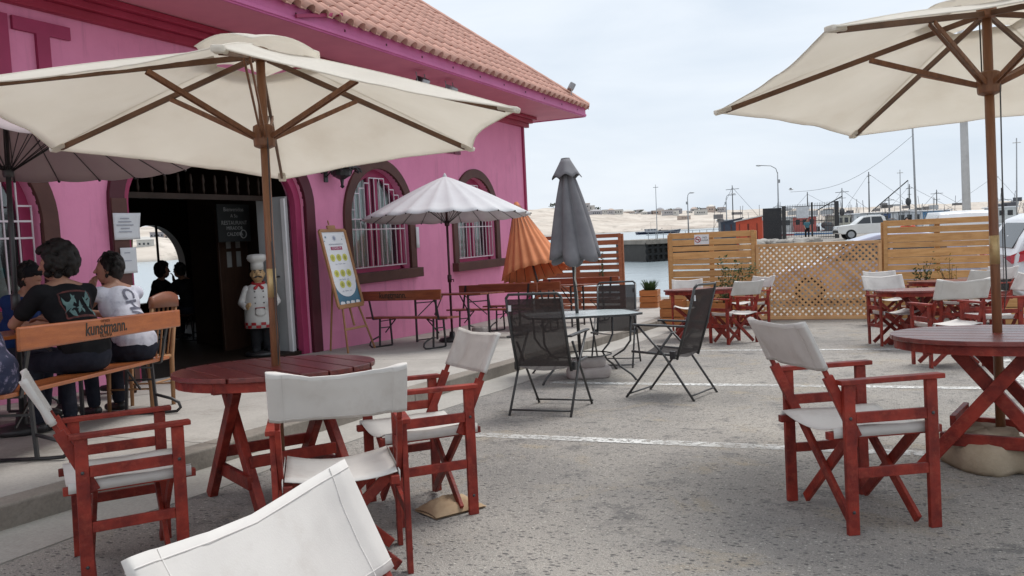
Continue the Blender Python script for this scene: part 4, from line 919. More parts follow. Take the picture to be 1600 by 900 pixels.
# ================================================================== FENCES, PLANTERS, PLANTS
rnd = random.Random(11)
def slat_fence(label, x0, y0, x1, y1, top, mt, gap, wid, postw=.09):
    t = empty('slatted_fence', label, 'fence', M=Matrix.Translation((x0, y0, 0))); o_ = Vector((x0, y0, 0))
    u = Vector((x1-x0, y1-y0, 0)); L_ = u.length; u.normalize(); nn = Vector((-u.y, u.x, 0))
    for s in (0, L_/2, L_):
        p = u*s+nn*.05; q = o_+p; b = MB(); b.bar((p.x, p.y, g(q.x, q.y)-.1), (p.x, p.y, top-.03+.02*(s > 0)), postw, .06, u); b.build('post', mt, t, bevel=.004)
    for s in (.025, L_-.025):
        p = u*s-nn*.035; q = o_+p; b = MB(); b.bar((p.x, p.y, g(q.x, q.y)+.02), (p.x, p.y, top+.005), .07, .02, u); b.build('end_batten', mt, t, bevel=.003)
    z = top; bot = min(g(x0, y0), g(x1, y1))+.08
    while z > bot:
        h = rnd.uniform(*wid); a, c = u*.0-nn*.012, u*L_-nn*.012; dz = rnd.uniform(-.006, .006)
        b = MB(); b.bar((a.x, a.y, z-h/2+dz), (c.x, c.y, z-h/2-dz), h, .02, (0, 0, 1)); b.build('board', mt, t, bevel=.003)
        z -= h+rnd.uniform(*gap)
    return t
f1 = slat_fence('pine slatted fence panel with a white sign on it', -4.11, 16.33, -2.45, 16.45, 1.05, PINE, (.004, .03), (.085, .15))
f2 = slat_fence('pine slatted fence panel at the right, cars behind it', -.13, 16.66, 1.66, 16.86, 1.12, PINE, (.006, .04), (.085, .15))
f0 = slat_fence('red brown slatted fence panel with wide gaps beside the pink building', -7.85, 17.95, -5.68, 18.04, 1.09, REDPINE, (.035, .06), (.08, .13))
# lattice panel
x0, y0, x1, y1 = -2.40, 16.47, -.20, 16.64; zt = .735; zb = -.72
t = empty('lattice_panel', 'diagonal wooden lattice panel between the two slatted fences', 'fence', M=Matrix.Translation((x0, y0, 0)))
u = Vector((x1-x0, y1-y0, 0)); L_ = u.length; u.normalize(); nn = Vector((-u.y, u.x, 0)); Hh = zt-zb
def LP(s, z, k=0): return u*s+nn*k+Vector((0, 0, z))
sp = .115
for dirn in (1, -1):
    c = -Hh if dirn > 0 else 0; end = L_ if dirn > 0 else L_+Hh
    while c < end:
        # line s = c + dirn*(z-zb)
        pts = []
        for zz in (0, Hh): pts.append((c+dirn*zz, zz))
        (s0, z0_), (s1, z1_) = pts
        def clip(sv): return (sv-c)*dirn
        if s0 < 0: z0_ = clip(0); s0 = 0
        if s0 > L_: z0_ = clip(L_); s0 = L_
        if s1 < 0: z1_ = clip(0); s1 = 0
        if s1 > L_: z1_ = clip(L_); s1 = L_
        if abs(z1_-z0_) > .03:
            b = MB(); b.bar(LP(s0, zb+z0_, dirn*.006), LP(s1, zb+z1_, dirn*.006), .042, .010, u.cross(nn)+u*-dirn); b.build('lath', LATTICE, t)
        c += sp
for a_, c_ in ((LP(-.02, zt), LP(L_+.02, zt)), (LP(-.02, zb+.03), LP(L_+.02, zb+.03))):
    b = MB(); b.bar(a_, c_, .06, .05, (0, 0, 1)); b.build('rail', LATTICE, t, bevel=.004)
b = MB(); b.bar(LP(-.02, zb-.06, -.02), LP(L_+.02, zb-.06, -.02), .12, .02, (0, 0, 1)); b.build('plinth_board', mat('pale_plinth_board', (.34, .21, .15), None, 4, .7), t)
for s in (0, L_):
    b = MB(); b.bar(LP(s, zb-.1), LP(s, zt+.02), .06, .05, u); b.build('post', LATTICE, t, bevel=.004)
# no smoking sign
P = onray(1097, 374, Y=16.40); t = empty('no_smoking_sign', 'small white no smoking sign on the pine fence', 'sign', M=Matrix.Translation((P.x, 16.352, P.z)) @ Matrix.Rotation(.07, 4, 'Z'))
b = MB(); b.box((0, 0, 0), (.29, .008, .20)); b.build('plate', WHITEP, t)
RR = mat('sign_red', (.5, .03, .03), None, 4, .5, var=0)
b = MB(); b.tube([(-.075+.055*math.cos(a_*math.pi/10), -.006, .0+.055*math.sin(a_*math.pi/10)) for a_ in range(21)], .007, 5); b.bar((-.112, -.007, .038), (-.038, -.007, -.038), .004, .012, (0, 1, 0)); b.build('prohibition_ring', RR, t)
b = MB(); b.box((-.075, -.005, 0), (.07, .003, .014)); b.build('cigarette', INK, t)
text('lettering', 'NO', .055, INK, t, basis((.065, -.006, .035), (1, 0, 0), (0, 0, 1)), .0006)
text('lettering', 'FUMAR', .042, INK, t, basis((.065, -.006, -.02), (1, 0, 0), (0, 0, 1)), .0006)
def planter(label, x, y, dg, lx, ly, h, n, mt=None, z=0):
    mt = mt or PINE; t = empty('planter_box', label, 'planter', 'wooden planter boxes', at(x, y, dg, z, tilt=False)); ph = h/n
    for i in range(n):
        for s in (-1, 1):
            b = MB(); b.box((0, s*ly/2, ph*(i+.5)), (lx, .022, ph-.014)); b.build('board', mt, t, bevel=.003)
            b = MB(); b.box((s*(lx/2-.012), 0, ph*(i+.5)), (.022, ly-.03, ph-.014)); b.build('board', mt, t, bevel=.003)
    b = MB()
    for sx_ in (-1, 1):
        for sy_ in (-1, 1): b.box((sx_*(lx/2-.04), sy_*(ly/2-.03), h/2), (.04, .035, h-.02))
    b.build('corner_block', mt, t)
    b = MB(); b.box((0, 0, h*.45), (lx-.06, ly-.05, h*.85)); b.build('soil', mat('dark_soil', (.05, .035, .025), None, 12, .95, .5), t)
    return t
OPINE = mat('orange_planter_board', (.48, .19, .06), (.38, .13, .04), 3, .5, .2, 14, (1, 8, 8), spec=.35)
planter('small wooden planter with spiky grass in the gap before the water', -5.12, 18.35, 5, .42, .40, .44, 3, OPINE, .10)
planter('wooden planter box at the left end of the pine fence', -3.93, 15.75, 3, .46, .40, .50, 3, OPINE)
planter('wooden planter holding the dark shrub before the pine fence', -2.98, 15.9, 4, .75, .34, .42, 3, OPINE)
planter('wooden planter cut off by the right edge, behind the red chairs', 2.05, 15.2, 6, 1.1, .4, .42, 3)
def leafy(name, label, cat, x, y, z, n, h, spread, mt, lsize, stems=6, grass=False, seed=1, lean=(0, 0)):
    r = random.Random(seed); t = empty(name, label, cat, M=Matrix.Translation((x, y, z))); b = MB(); st = MB(); tips = []
    for k in range(stems):
        a = r.uniform(0, 6.28); p = [Vector((0, 0, 0))]
        for q in range(1, 6): p.append(Vector((math.cos(a)*spread*(q/5)**1.3*r.uniform(.5, 1)+lean[0]*q/5, math.sin(a)*spread*.4*(q/5)+lean[1]*q/5, h*q/5*r.uniform(.75, 1.05))))
        if not grass: st.tube(p, [.012, .010, .008, .006, .004, .003], 5)
        tips += p[1:]
    for i in range(n):
        if grass:
            a = r.uniform(0, 6.28); rr = spread*r.random()**.5*.5; b0 = Vector((math.cos(a)*rr, math.sin(a)*rr, 0)); tp = b0+Vector((math.cos(a)*spread*r.uniform(.2, .8), math.sin(a)*spread*r.uniform(.2, .8), h*r.uniform(.55, 1))); sd_ = Vector((-math.sin(a), math.cos(a), 0))*lsize
            m_ = b0.lerp(tp, .55)+Vector((0, 0, h*.12)); b.add([b0-sd_, b0+sd_, m_+sd_*.8, tp, m_-sd_*.8], [(0, 1, 2, 4), (4, 2, 3)])
        else:
            c = r.choice(tips)+Vector((r.gauss(0, spread*.16), r.gauss(0, spread*.12), r.gauss(0, h*.06)))
            d1 = Vector((r.gauss(0, 1), r.gauss(0, 1), r.gauss(0, .7))).normalized(); d2 = d1.orthogonal().normalized(); s_ = lsize*r.uniform(.6, 1.3)
            b.add([c-d1*s_, c+d2*s_*.42, c+d1*s_, c-d2*s_*.42], [(0, 1, 2, 3)])
    f = b.build('foliage', mt, t); 
    if not grass: st.build('stem', STEM, t)
    return t
leafy('grass_tuft', 'spiky green grass in the small planter by the water', 'plant', -5.12, 18.35, g(-5.12, 18.35)+.50, 170, .30, .24, LEAF, .010, grass=True, seed=3)
leafy('shrub', 'dark green shrub against the pine fence behind the far table', 'plant', -2.98, 15.9, g(-2.98, 15.9)+.36, 420, .85, .42, LEAF, .035, 9, seed=5, lean=(.25, 0))
leafy('climbing_plant', 'thin green climber on the red brown fence', 'plant', -6.10, 17.85, g(-6.1, 17.85)+.1, 150, 1.25, .10, LEAF, .035, 4, seed=6)
leafy('shrub', 'thin dark green shrub before the right slatted fence', 'plant', .46, 16.3, g(.46, 16.3)+.1, 230, 1.0, .22, LEAF, .035, 5, seed=7)
leafy('flowering_shrub', 'yellow flowering shrub before the right slatted fence', 'plant', .95, 16.3, g(.95, 16.3)+.1, 210, .98, .32, YLEAF, .026, 7, seed=8)
leafy('flowering_shrub', 'sparse yellow sprig at the left end of the right slatted fence', 'plant', .10, 16.35, g(.1, 16.35)+.1, 60, .80, .2, YLEAF, .022, 5, seed=9)
leafy('weed', 'small weed growing beside the planter by the gap', 'plant', -4.45, 17.9, g(-4.45, 17.9), 60, .22, .16, LEAF, .010, grass=True, seed=12)
# ================================================================== PEOPLE
def cap(mb, p0, r0, p1, r1, n=12):
    p0, p1 = Vector(p0), Vector(p1); d = p1-p0; L_ = d.length
    if L_ < 1e-5: return
    d.normalize(); pts = []; rs = []
    for k in (90, 60, 30): a = R_(k); pts.append(p0-d*r0*math.sin(a)); rs.append(max(r0*math.cos(a), .001))
    pts += [p0, p1]; rs += [r0, r1]
    for k in (30, 60, 90): a = R_(k); pts.append(p1+d*r1*math.sin(a)); rs.append(max(r1*math.cos(a), .001))
    mb.tube(pts, rs, n)
def hand(mb, w, dirv, palm_n, curl=.5, s=1):
    w = Vector(w); d = Vector(dirv).normalized(); nn = Vector(palm_n); nn = (nn-d*nn.dot(d)).normalized(); sd_ = d.cross(nn)
    cap(mb, w, .022*s, w+d*.045*s, .024*s); 
    for k, (o, ln) in enumerate(((-.030, .058), (-.011, .072), (.010, .078), (.030, .068))):
        b0 = w+d*.06*s+sd_*o*s; k1 = b0+d*ln*.5*s+nn*curl*.02*s; k2 = k1+(d*(1-curl)+nn*curl)*ln*.5*s
        cap(mb, w+d*.03*s+sd_*o*.7*s, .013*s, b0, .0115*s, 8); cap(mb, b0, .0105*s, k1, .0095*s, 8); cap(mb, k1, .0095*s, k2, .008*s, 8)
    t0 = w+d*.015*s-sd_*.028*s; t1 = t0+(d*.6-sd_*.6)*.042*s; cap(mb, t0, .013*s, t1, .011*s, 8); cap(mb, t1, .010*s, t1+(d+nn*.4)*.028*s, .009*s, 8)
def person(label, M, pose, shirt_m, trouser_m, hair=True, curly=False, vox=.012, sleeves=True, cap_m=None, shoe=BLACKM, extra=None):
    t = empty('person', label, 'person', 'people', M); J = {k: Vector(v) for k, v in pose.items()}
    H, Nk, Ch, Pv = J['head'], J['neck'], J['chest'], J['pelvis']; look = J['look'].normalized(); sidev = look.cross(Vector((0, 0, 1))).normalized(); hup = sidev.cross(look)
    HM = Matrix((sidev, look, hup)).transposed()
    b = MB()
    b.ell(H, (.075, .094, .112), HM); b.ell(H+HM @ Vector((0, .025, -.06)), (.056, .066, .062), HM)          # skull, jaw
    cap(b, H+HM @ Vector((0, .088, .012)), .010, H+HM @ Vector((0, .108, -.022)), .014, 8); b.ell(H+HM @ Vector((0, .082, -.055)), (.024, .014, .010), HM)   # nose, mouth
    for s in (-1, 1):
        b.ell(H+HM @ Vector((s*.076, -.005, -.008)), (.010, .020, .032), HM); b.ell(H+HM @ Vector((s*.030, .080, .022)), (.016, .014, .008), HM)
    cap(b, H-Vector((0, 0, .06)), .052, Nk, .058)
    cap(b, Ch, .125, Pv, .12)
    for s, L_ in ((-1, 'l'), (1, 'r')):
        sh, el, wr = J['sh'+L_], J['el'+L_], J['wr'+L_]; cap(b, Nk, .055, sh, .05); cap(b, sh, .052, el, .040); cap(b, el, .040, wr, .027)
        hand(b, wr, J.get('hd'+L_, wr-el), J.get('hn'+L_, Vector((0, 0, -1))), .6)
        hp, kn, an = J['hp'+L_], J['kn'+L_], J['an'+L_]; cap(b, hp, .085, kn, .055); cap(b, kn, .052, an, .036)
    b.build('body', SKIN, t, remesh=vox*.75, sm=3)
    b = MB(); cap(b, Ch+Vector((0, 0, -.02)), .135, Pv+Vector((0, 0, .03)), .142); b.ell(Ch+Vector((0, -.005, .02)), (.185, .125, .16)); b.ell(Pv+Vector((0, 0, .06)), (.175, .135, .13)); b.ell(Ch.lerp(Pv, .5), (.165, .128, .2))
    for L_ in 'lr':
        sh, el = J['sh'+L_], J['el'+L_]; cap(b, Nk-Vector((0, 0, .05)), .062, sh, .068)
        if sleeves: cap(b, sh, .068, sh.lerp(el, .62), .064)
    b.build('shirt', shirt_m, t, remesh=vox, sm=5)
    b = MB(); b.ell(Pv, (.172, .14, .13))
    for L_ in 'lr': cap(b, J['hp'+L_], .095, J['kn'+L_], .066); cap(b, J['kn'+L_], .064, J['an'+L_]+Vector((0, 0, .03)), .052)
    b.build('trousers', trouser_m, t, remesh=vox, sm=4)
    for L_ in 'lr':
        b = MB(); an = J['an'+L_]; f = J.get('toe', Vector((0, 1, 0))); cap(b, an+Vector((0, 0, -.03))-f*.03, .042, an+Vector((0, 0, -.045))+f*.14, .034); b.build('shoe', shoe, t, remesh=.012, sm=2)
    if hair:
        b = MB(); r = random.Random(len(label))
        b.ell(H+HM @ Vector((0, -.022, .026)), (.088, .094, .106), HM); b.ell(H+HM @ Vector((0, -.05, -.03)), (.078, .06, .08), HM)
        k = 240 if curly else 90; big = 1.30 if curly else 1.0
        for i in range(k):
            d = Vector((r.gauss(0, 1), r.gauss(-.45, .8), r.gauss(.35, .9))).normalized()
            if d.y > .55 and d.z < .55: continue
            c = HM @ Vector((d.x*.086*big, -.02+d.y*.098*big, .024+d.z*.108*big)); s_ = r.uniform(.014, .026)*(1.25 if curly else .8); b.ell(H+c, (s_, s_, s_*(1 if curly else 1.5)), HM, 7, 5)
        b.build('hair', HAIR, t, remesh=.008, sm=1)
        b = MB()
        for i in range(520 if curly else 420):
            d = Vector((r.gauss(0, 1), r.gauss(-.4, .8), r.gauss(.3, .9))).normalized()
            if d.y > .5 and d.z < .6: continue
            p0 = Vector((d.x*.088*big, -.02+d.y*.10*big, .024+d.z*.110*big)); tn = d.cross(Vector((r.gauss(0, 1), r.gauss(0, 1), r.gauss(0, 1)))).normalized(); bn = d.cross(tn)
            if curly: q = [H+HM @ (p0+tn*.012*math.cos(k*1.3)+bn*.012*math.sin(k*1.3)+d*(.004*k-.008)) for k in range(6)]
            else:
                dn = Vector((d.x*.2, -.35, -1)); dn = (dn-d*dn.dot(d)).normalized(); q = [H+HM @ (p0*1.01+dn*.016*k+d*(.004-.0012*k*k)) for k in range(5)]
            b.tube(q, .0026, 3, cap=False)
        b.build('hair_strands', HAIR, t)['kind'] = 'stuff'
    if cap_m:
        b = MB(); b.ell(H+HM @ Vector((0, -.005, .045)), (.092, .108, .085), HM); cap(b, H+HM @ Vector((-.05, .09, .035)), .012, H+HM @ Vector((.05, .09, .035)), .012); b.grid(lambda u, v: H+HM @ Vector(((u-.5)*.15, .085+.085*v*(1-.5*(2*u-1)**2), .035-.012*v+.012*(1-(2*u-1)**2))), 8, 4); b.build('cap', cap_m, t, remesh=.009, sm=2)
    if extra: extra(t, J)
    return t
def sit(lean=.12, look=(0, 1, 0), hx=0, arms='table', sc=1):
    p = dict(pelvis=(0, .0, .56), chest=(0, lean, .90), neck=(0, lean+.04, 1.07), head=(hx, lean+.10, 1.22), look=look,
             shl=(-.185, lean+.02, 1.01), shr=(.185, lean+.02, 1.01), hpl=(-.09, .02, .53), hpr=(.09, .02, .53), knl=(-.12, .44, .51), knr=(.12, .44, .51), anl=(-.12, .40, .08), anr=(.12, .40, .08))
    if arms == 'table': p.update(ell=(-.25, lean+.22, .80), elr=(.25, lean+.22, .80), wrl=(-.12, lean+.42, .82), wrr=(.12, lean+.42, .82))
    if arms == 'chin': p.update(ell=(-.20, lean+.26, .82), elr=(.22, lean+.22, .80), wrl=(-.045, lean+.245, 1.06), wrr=(.03, lean+.40, .86), hdl=(.12, -.04, 1), hnl=(.3, -1, .1))
    return p
def stand(look=(0, 1, 0)):
    return dict(pelvis=(0, 0, .95), chest=(0, 0, 1.28), neck=(0, 0, 1.44), head=(0, .03, 1.58), look=look, shl=(-.18, 0, 1.38), shr=(.18, 0, 1.38), ell=(-.24, -.02, 1.10), elr=(.24, .05, 1.10), wrl=(-.24, .06, .86), wrr=(.20, .22, .95),
                hpl=(-.09, 0, .92), hpr=(.09, 0, .92), knl=(-.10, .03, .50), knr=(.11, 0, .50), anl=(-.10, 0, .08), anr=(.12, -.02, .08))
BM = at(-5.44, 4.0, 114.6, .13)
def onbench(x, y, rz=0): return BM @ Matrix.Translation((x, y, 0)) @ Matrix.Rotation(R_(rz), 4, 'Z')
def wrap(o, t, off=.004):
    q = o.modifiers.new('w', 'SHRINKWRAP'); q.target = next(c for c in t.children if c.name.startswith('shirt')); q.wrap_method = 'NEAREST_SURFACEPOINT'; q.wrap_mode = 'OUTSIDE_SURFACE'; q.offset = off
def back_print(t, J):
    r = random.Random(4); TE = mat('teal_print', (.15, .25, .24), (.09, .16, .16), 20, .85); RE = mat('rust_print', (.15, .045, .04), (.05, .02, .02), 30, .85)
    c = J['chest']+Vector((0, -.15, .04)); b = MB()
    for i in range(20):
        q = c+Vector((r.uniform(-.12, .12), 0, r.uniform(-.08, .07))); a = r.uniform(-1.1, 1.1); d = Vector((math.sin(a), 0, math.cos(a)))*r.uniform(.03, .06); s_ = Vector((d.z, 0, -d.x))*.26
        q.y += (q.z-c.z)*.5; b.add([q-d, q-d*.4+s_, q+d*.3+s_*.9, q+d, q+d*.3-s_*.9, q-d*.4-s_, q], [(0, 1, 6), (1, 2, 6), (2, 3, 6), (3, 4, 6), (4, 5, 6), (5, 0, 6)])
    wrap(b.build('leaf_print', TE, t, smooth=True), t, .005)
    b = MB()
    for (x0_, z0_, x1_, z1_) in ((-.14, -.10, .14, -.10), (-.14, .085, .14, .085), (-.14, -.10, -.14, .085), (.14, -.10, .14, .085)):
        dx, dz = (0, .009) if z0_ == z1_ else (.009, 0)
        b.grid(lambda u, v: c+Vector((x0_+(x1_-x0_)*u+dx*(2*v-1), ((z0_+(z1_-z0_)*u))*.5, z0_+(z1_-z0_)*u+dz*(2*v-1))), 12, 1)
    wrap(b.build('print_border', RE, t, smooth=True), t, .004)
person('person with curly black hair in a black back printed tee on the orange bench', onbench(.05, -.0, -26) @ Matrix.Scale(1.06, 4), sit(.2, (-.75, .8, -.15)), BLACKTEE, DENIM, True, True, extra=back_print)
def tank_print(t, J):
    c = J['chest']+Vector((.02, -.16, -.03)); o = text('shirt_print', 'CHAR', .15, mat('grey_shirt_print', (.08, .08, .11), (.2, .2, .25), 25, .85), t, basis(c, (0.12, -.42, -1), (1, 0, .12)), 0, bold=.004)
    q = o.modifiers.new('t', 'TRIANGULATE'); q = o.modifiers.new('d', 'SUBSURF'); q.subdivision_type = 'SIMPLE'; q.levels = q.render_levels = 2; wrap(o, t, .005)
person('person in a white printed sleeveless shirt with hand to the chin, on the orange bench', onbench(.84, -.0, -24) @ Matrix.Scale(1.03, 4), sit(.19, (-.75, .8, -.02), arms='chin'), WHITETEE, DENIM, True, False, sleeves=False, vox=.011, extra=tank_print)
FLOWER = mat('dark_floral_cloth', (.02, .025, .06), (.03, .035, .07), 8, .85, wear=(.42, .36, .52), wscale=16, wamt=.9)
person('person in a dark floral dress at the left edge, beside the curly haired one', onbench(-1.08, -.02, -4), sit(.14, (-.1, 1, 0)), FLOWER, FLOWER, True, False)
ob = beer_bench(2.0, ORWOOD, False, False); ob.matrix_world = BM @ Matrix.Translation((.6, 1.30, 0)); ob['label'] = 'backless beer bench on the wall side of the people\'s table'
person('person in a dark cap and navy top facing us across the table', onbench(1.15, 1.28, 172), sit(.13, (.1, 1, -.05)), NAVY, DENIM, True, False, cap_m=BLACKTEE)
q = pix(195, 440, 8.1); zf = g(q.x, q.y)+.13
t = empty('stool', 'small dark stool behind the white sleeveless shirt', 'stool', M=Matrix.Translation((q.x, q.y, zf)))
b = MB(); b.lathe([(.02, .42), (.17, .42), (.18, .44), (.17, .455), (.02, .455)], 18); b.build('seat', WOODDOOR, t, smooth=True)
for k in range(4): a_ = math.pi/4+k*math.pi/2; b = MB(); b.tube([(.12*math.cos(a_), .12*math.sin(a_), .43), (.17*math.cos(a_), .17*math.sin(a_), 0)], .016, 7); b.build('leg', WOODDOOR, t, smooth=True)
person('person in a turquoise cap, half hidden behind the white sleeveless shirt', Matrix.Translation((q.x, q.y, zf)) @ Matrix.Rotation(R_(95), 4, 'Z'), sit(.13, (.5, 1, -.1)), BLACKTEE, DENIM, True, False, cap_m=TEAL)
fl = -.395
q = pix(238, 430, 14.3); person('dark silhouette of a person drinking inside, before the bright back window', Matrix.Translation((q.x, q.y, fl)) @ Matrix.Rotation(R_(-60), 4, 'Z'), sit(.1, (0, 1, 0), arms='chin'), BLACKTEE, DENIM, True, True)
ib = beer_bench(1.4, WOODDOOR, False, False); ib.matrix_world = Matrix.Translation((q.x-.1, q.y+.25, fl)) @ Matrix.Rotation(R_(-60), 4, 'Z'); ib['label'] = 'dark wooden bench inside the restaurant'
q = pix(296, 436, 14.0); person('second dark silhouette inside, right of the back window', Matrix.Translation((q.x, q.y, fl)) @ Matrix.Rotation(R_(100), 4, 'Z'), sit(.1, (0, 1, 0)), BLACKTEE, DENIM)
ib2 = again(ib, 'dark stool under the second figure inside', Matrix.Translation((q.x, q.y, fl)) @ Matrix.Rotation(R_(100), 4, 'Z') @ Matrix.Scale(.45, 4, (1, 0, 0)))
# yellow curtain inside
b = MB(); q0 = onray(206, 390, X=-13.85); b.grid(lambda u, v: (-13.85+.03*math.sin(u*22), q0.y-.22+.28*u*(1-.5*v), 1.62-1.1*v), 30, 8); tag(b.build('curtain', mat('yellow_curtain', (.45, .36, .14), None, 8, .9, trans=.4), smooth=True), 'yellowish curtain at the side of the back window inside', 'curtain')
# ---- chef statue
t = empty('chef_statue', 'painted chef statue in white coat and tall hat at the entrance', 'statue', M=Matrix.Translation((-8.34, 9.02, -.40)) @ Matrix.Rotation(R_(-136), 4, 'Z') @ Matrix.Scale(.92, 4))
COAT = mat('statue_white_paint', (.62, .61, .58), (.54, .53, .50), 6, .5); FLESH = mat('statue_flesh_paint', (.52, .34, .17), None, 5, .5)
b = MB(); b.lathe([(.26, 0), (.27, .03), (.25, .06), (.05, .07)], 22); b.build('plinth', BLACKM, t, smooth=True)
b = MB()
for s in (-1, 1): cap(b, (s*.09, 0, .08), .075, (s*.085, 0, .5), .09); cap(b, (s*.10, .03, .09), .06, (s*.11, .12, .085), .05)
b.build('legs', BLACKTEE, t, remesh=.014, sm=3)
b = MB(); b.lathe([(.02, .43), (.235, .44), (.24, .55), (.235, .75), (.215, .90), (.20, 1.02), (.15, 1.11), (.07, 1.15), (.02, 1.15)], 26, sx=1, sy=.82); b.build('coat', COAT, t, smooth=True)
for s in (-1, 1):
    b = MB(); cap(b, (s*.18, 0, 1.05), .065, (s*.27, .02, .84), .058); cap(b, (s*.27, .02, .84), .055, (s*.21, .19, .78), .045); b.build('sleeve', COAT, t, remesh=.012, sm=2)
    b = MB(); hand(b, (s*.205, .20, .78), (-s*.2, .5, .3), (-s, 0, .2), .8, 1.0); b.build('hand', FLESH, t, remesh=.009, sm=2)
b = MB(); b.ell((0, .01, 1.28), (.105, .11, .13)); cap(b, (0, 0, 1.12), .06, (0, 0, 1.2), .06); b.ell((0, .115, 1.29), (.024, .03, .026))
for s in (-1, 1): b.ell((s*.105, 0, 1.28), (.015, .022, .035)); b.ell((s*.055, .085, 1.25), (.032, .03, .03))
b.build('head', FLESH, t, remesh=.009, sm=2)
b = MB()
for s in (-1, 1): b.ell((s*.032, .118, 1.245), (.036, .014, .013), Matrix.Rotation(s*.3, 3, 'Y')); b.ell((s*.04, .098, 1.315), (.012, .012, .010)); b.bar((s*.02, .105, 1.34), (s*.06, .10, 1.345), .01, .01)
b.build('moustache_and_eyes', BLACKM, t)
b = MB(); b.lathe([(.10, 1.355), (.098, 1.45), (.10, 1.47), (.135, 1.50), (.15, 1.54), (.135, 1.585), (.08, 1.60), (.01, 1.60)], 24); b.v = [(x*(1+.05*math.sin(7*math.atan2(y, x))*(z > 1.49)), y*(1+.05*math.sin(7*math.atan2(y, x))*(z > 1.49)), z) for x, y, z in b.v]; b.build('hat', COAT, t, smooth=True)
SCARF = mat('statue_red_paint', (.40, .025, .03), None, 5, .5)
b = MB(); b.tube([(.09*math.cos(a_*math.pi/8), .09*math.sin(a_*math.pi/8), 1.14-.015*math.sin(a_*math.pi/8)) for a_ in range(17)], .024, 7)
for s in (-1, 1): cap(b, (0, .11, 1.12), .018, (s*.055, .145, 1.07), .026)
b.build('neckerchief', SCARF, t, smooth=True)
for s in (-1, 1):
    for k in range(4): b = MB(); b.ell((s*.065, .165-.0*k+.016*(k > 0)+.008*k, 1.02-.09*k), (.011, .008, .011)); b.build('button', BLACKM, t, smooth=True)
b = MB(); b.grid(lambda u, v: ((u-.5)*.15, .205-.02*(2*u-1)**2, .66+.10*v-(.03*(1-(2*u-1)**2))*(1-v)), 10, 4); b.build('pocket', COAT, t, smooth=True, thick=.012)
b = MB(); b.tube([((k-4)*.018, .212-.001*(k-4)**2, .765) for k in range(9)], .007, 5); b.build('pocket_trim', SCARF, t)
for row in range(2):
    for k in range(20):
        if (k+row) % 2: continue
        a0, a1 = R_(18*k), R_(18*(k+1)); b = MB(); z_ = .445+.045*row
        b.grid(lambda u, v: (.243*math.cos(a0+(a1-a0)*u), .243*.82*math.sin(a0+(a1-a0)*u), z_+.045*v), 3, 1); b.build('checker', SCARF, t, thick=.004)
b = MB(); b.tube([(-.215, .25, .74), (-.215, .25, 1.05)], .010, 6); b.build('ladle', BLACKM, t)
# ================================================================== VEHICLES
def car(name, label, M, prof, wid, paint, win, wheels, wr=.32, cat='car', tail=None, extra=None):
    t = empty(name, label, cat, M=M); n = len(prof); zmin = min(z for x, z in prof); zmax = max(z for x, z in prof); b = MB(); hw = wid/2
    def w(z): k = (z-zmin)/(zmax-zmin); return hw*(1-.03*(1-k)**2 if k < .55 else 1-.16*((k-.55)/.45)**1.4)
    rings = [(-1, 1), (-.86, 1.0), (0, 1), (.86, 1), (1, 1)]
    vs = []
    for j, (f, _) in enumerate(rings):
        for x, z in prof: vs.append((x, f*w(z), z+(.02 if abs(f) < .5 and z > zmin+.5*(zmax-zmin) else 0)))
    fs = [(j*n+i, j*n+(i+1) % n, (j+1)*n+(i+1) % n, (j+1)*n+i) for j in range(4) for i in range(n)]
    fs += [tuple(reversed(range(n))), tuple(range(4*n, 5*n))]; b.add(vs, fs); b.build('body', paint, t, bevel=.03)
    for poly in win:
        for s in (-1, 1):
            b = MB(); b.add([(x, s*(w(z)+.006), z) for x, z in poly]+[(x, s*(w(z)-.02), z) for x, z in poly], [tuple(range(len(poly)))]+[(i, (i+1) % len(poly), len(poly)+(i+1) % len(poly), len(poly)+i) for i in range(len(poly))]); b.build('side_window', DGLASS, t)
    for x in wheels:
        for s in (-1, 1):
            b = MB(); cy = s*(hw-.10); b.tube([(x, cy-.10, wr), (x, cy+.10, wr)], wr, 22); whl = b.build('wheel', TYRE, t, bevel=.03)
            b = MB(); b.tube([(x, cy+s*.085, wr), (x, cy+s*.108, wr)], wr*.62, 16); b.build('rim', GALV, whl, bevel=.008)
    if extra: extra(t, w, hw)
    return t
HATCH = [(-2.05, .35), (-2.1, .55), (-2.0, .72), (-1.1, .92), (-.35, 1.38), (.1, 1.5), (.9, 1.52), (1.6, 1.40), (1.95, 1.0), (2.1, .8), (2.1, .4), (1.9, .28), (-1.9, .28)]
HW = [[(-.85, .95), (-.28, 1.34), (.30, 1.43), (.30, .97)], [(.36, .97), (.36, 1.43), (.92, 1.43), (1.35, 1.30), (1.45, 1.0)]]
p = pix(1352, 400, 19.2); SILV = carpaint('pale_blue_car_paint', (.42, .43, .55))
def hx(t, w, hw):
    for s in (-1, 1):
        b = MB(); b.box((-1.98, s*.62, .68), (.16, .34, .14)); b.build('headlight', mat('headlamp', (.6, .62, .64), None, 4, .12), t, bevel=.03)
        b = MB(); b.box((2.05, s*.64, .88), (.10, .26, .2)); b.build('tail_light', TAILRED, t, bevel=.02)
    b = MB(); b.add([(-1.05, -.66, .965), (-1.05, .66, .965), (-.40, .60, 1.385), (-.40, -.60, 1.385)], [(0, 1, 2, 3)]); b.build('windscreen', DGLASS, t, thick=.01)
car('parked_car', 'pale bluish grey hatchback parked behind the lattice', Matrix.Translation((p.x+.1, p.y, gz(p.x, p.y))) @ Matrix.Rotation(R_(8), 4, 'Z') @ Matrix.Scale(1.06, 4), HATCH, 1.7, SILV, HW, (-1.32, 1.28), extra=hx)
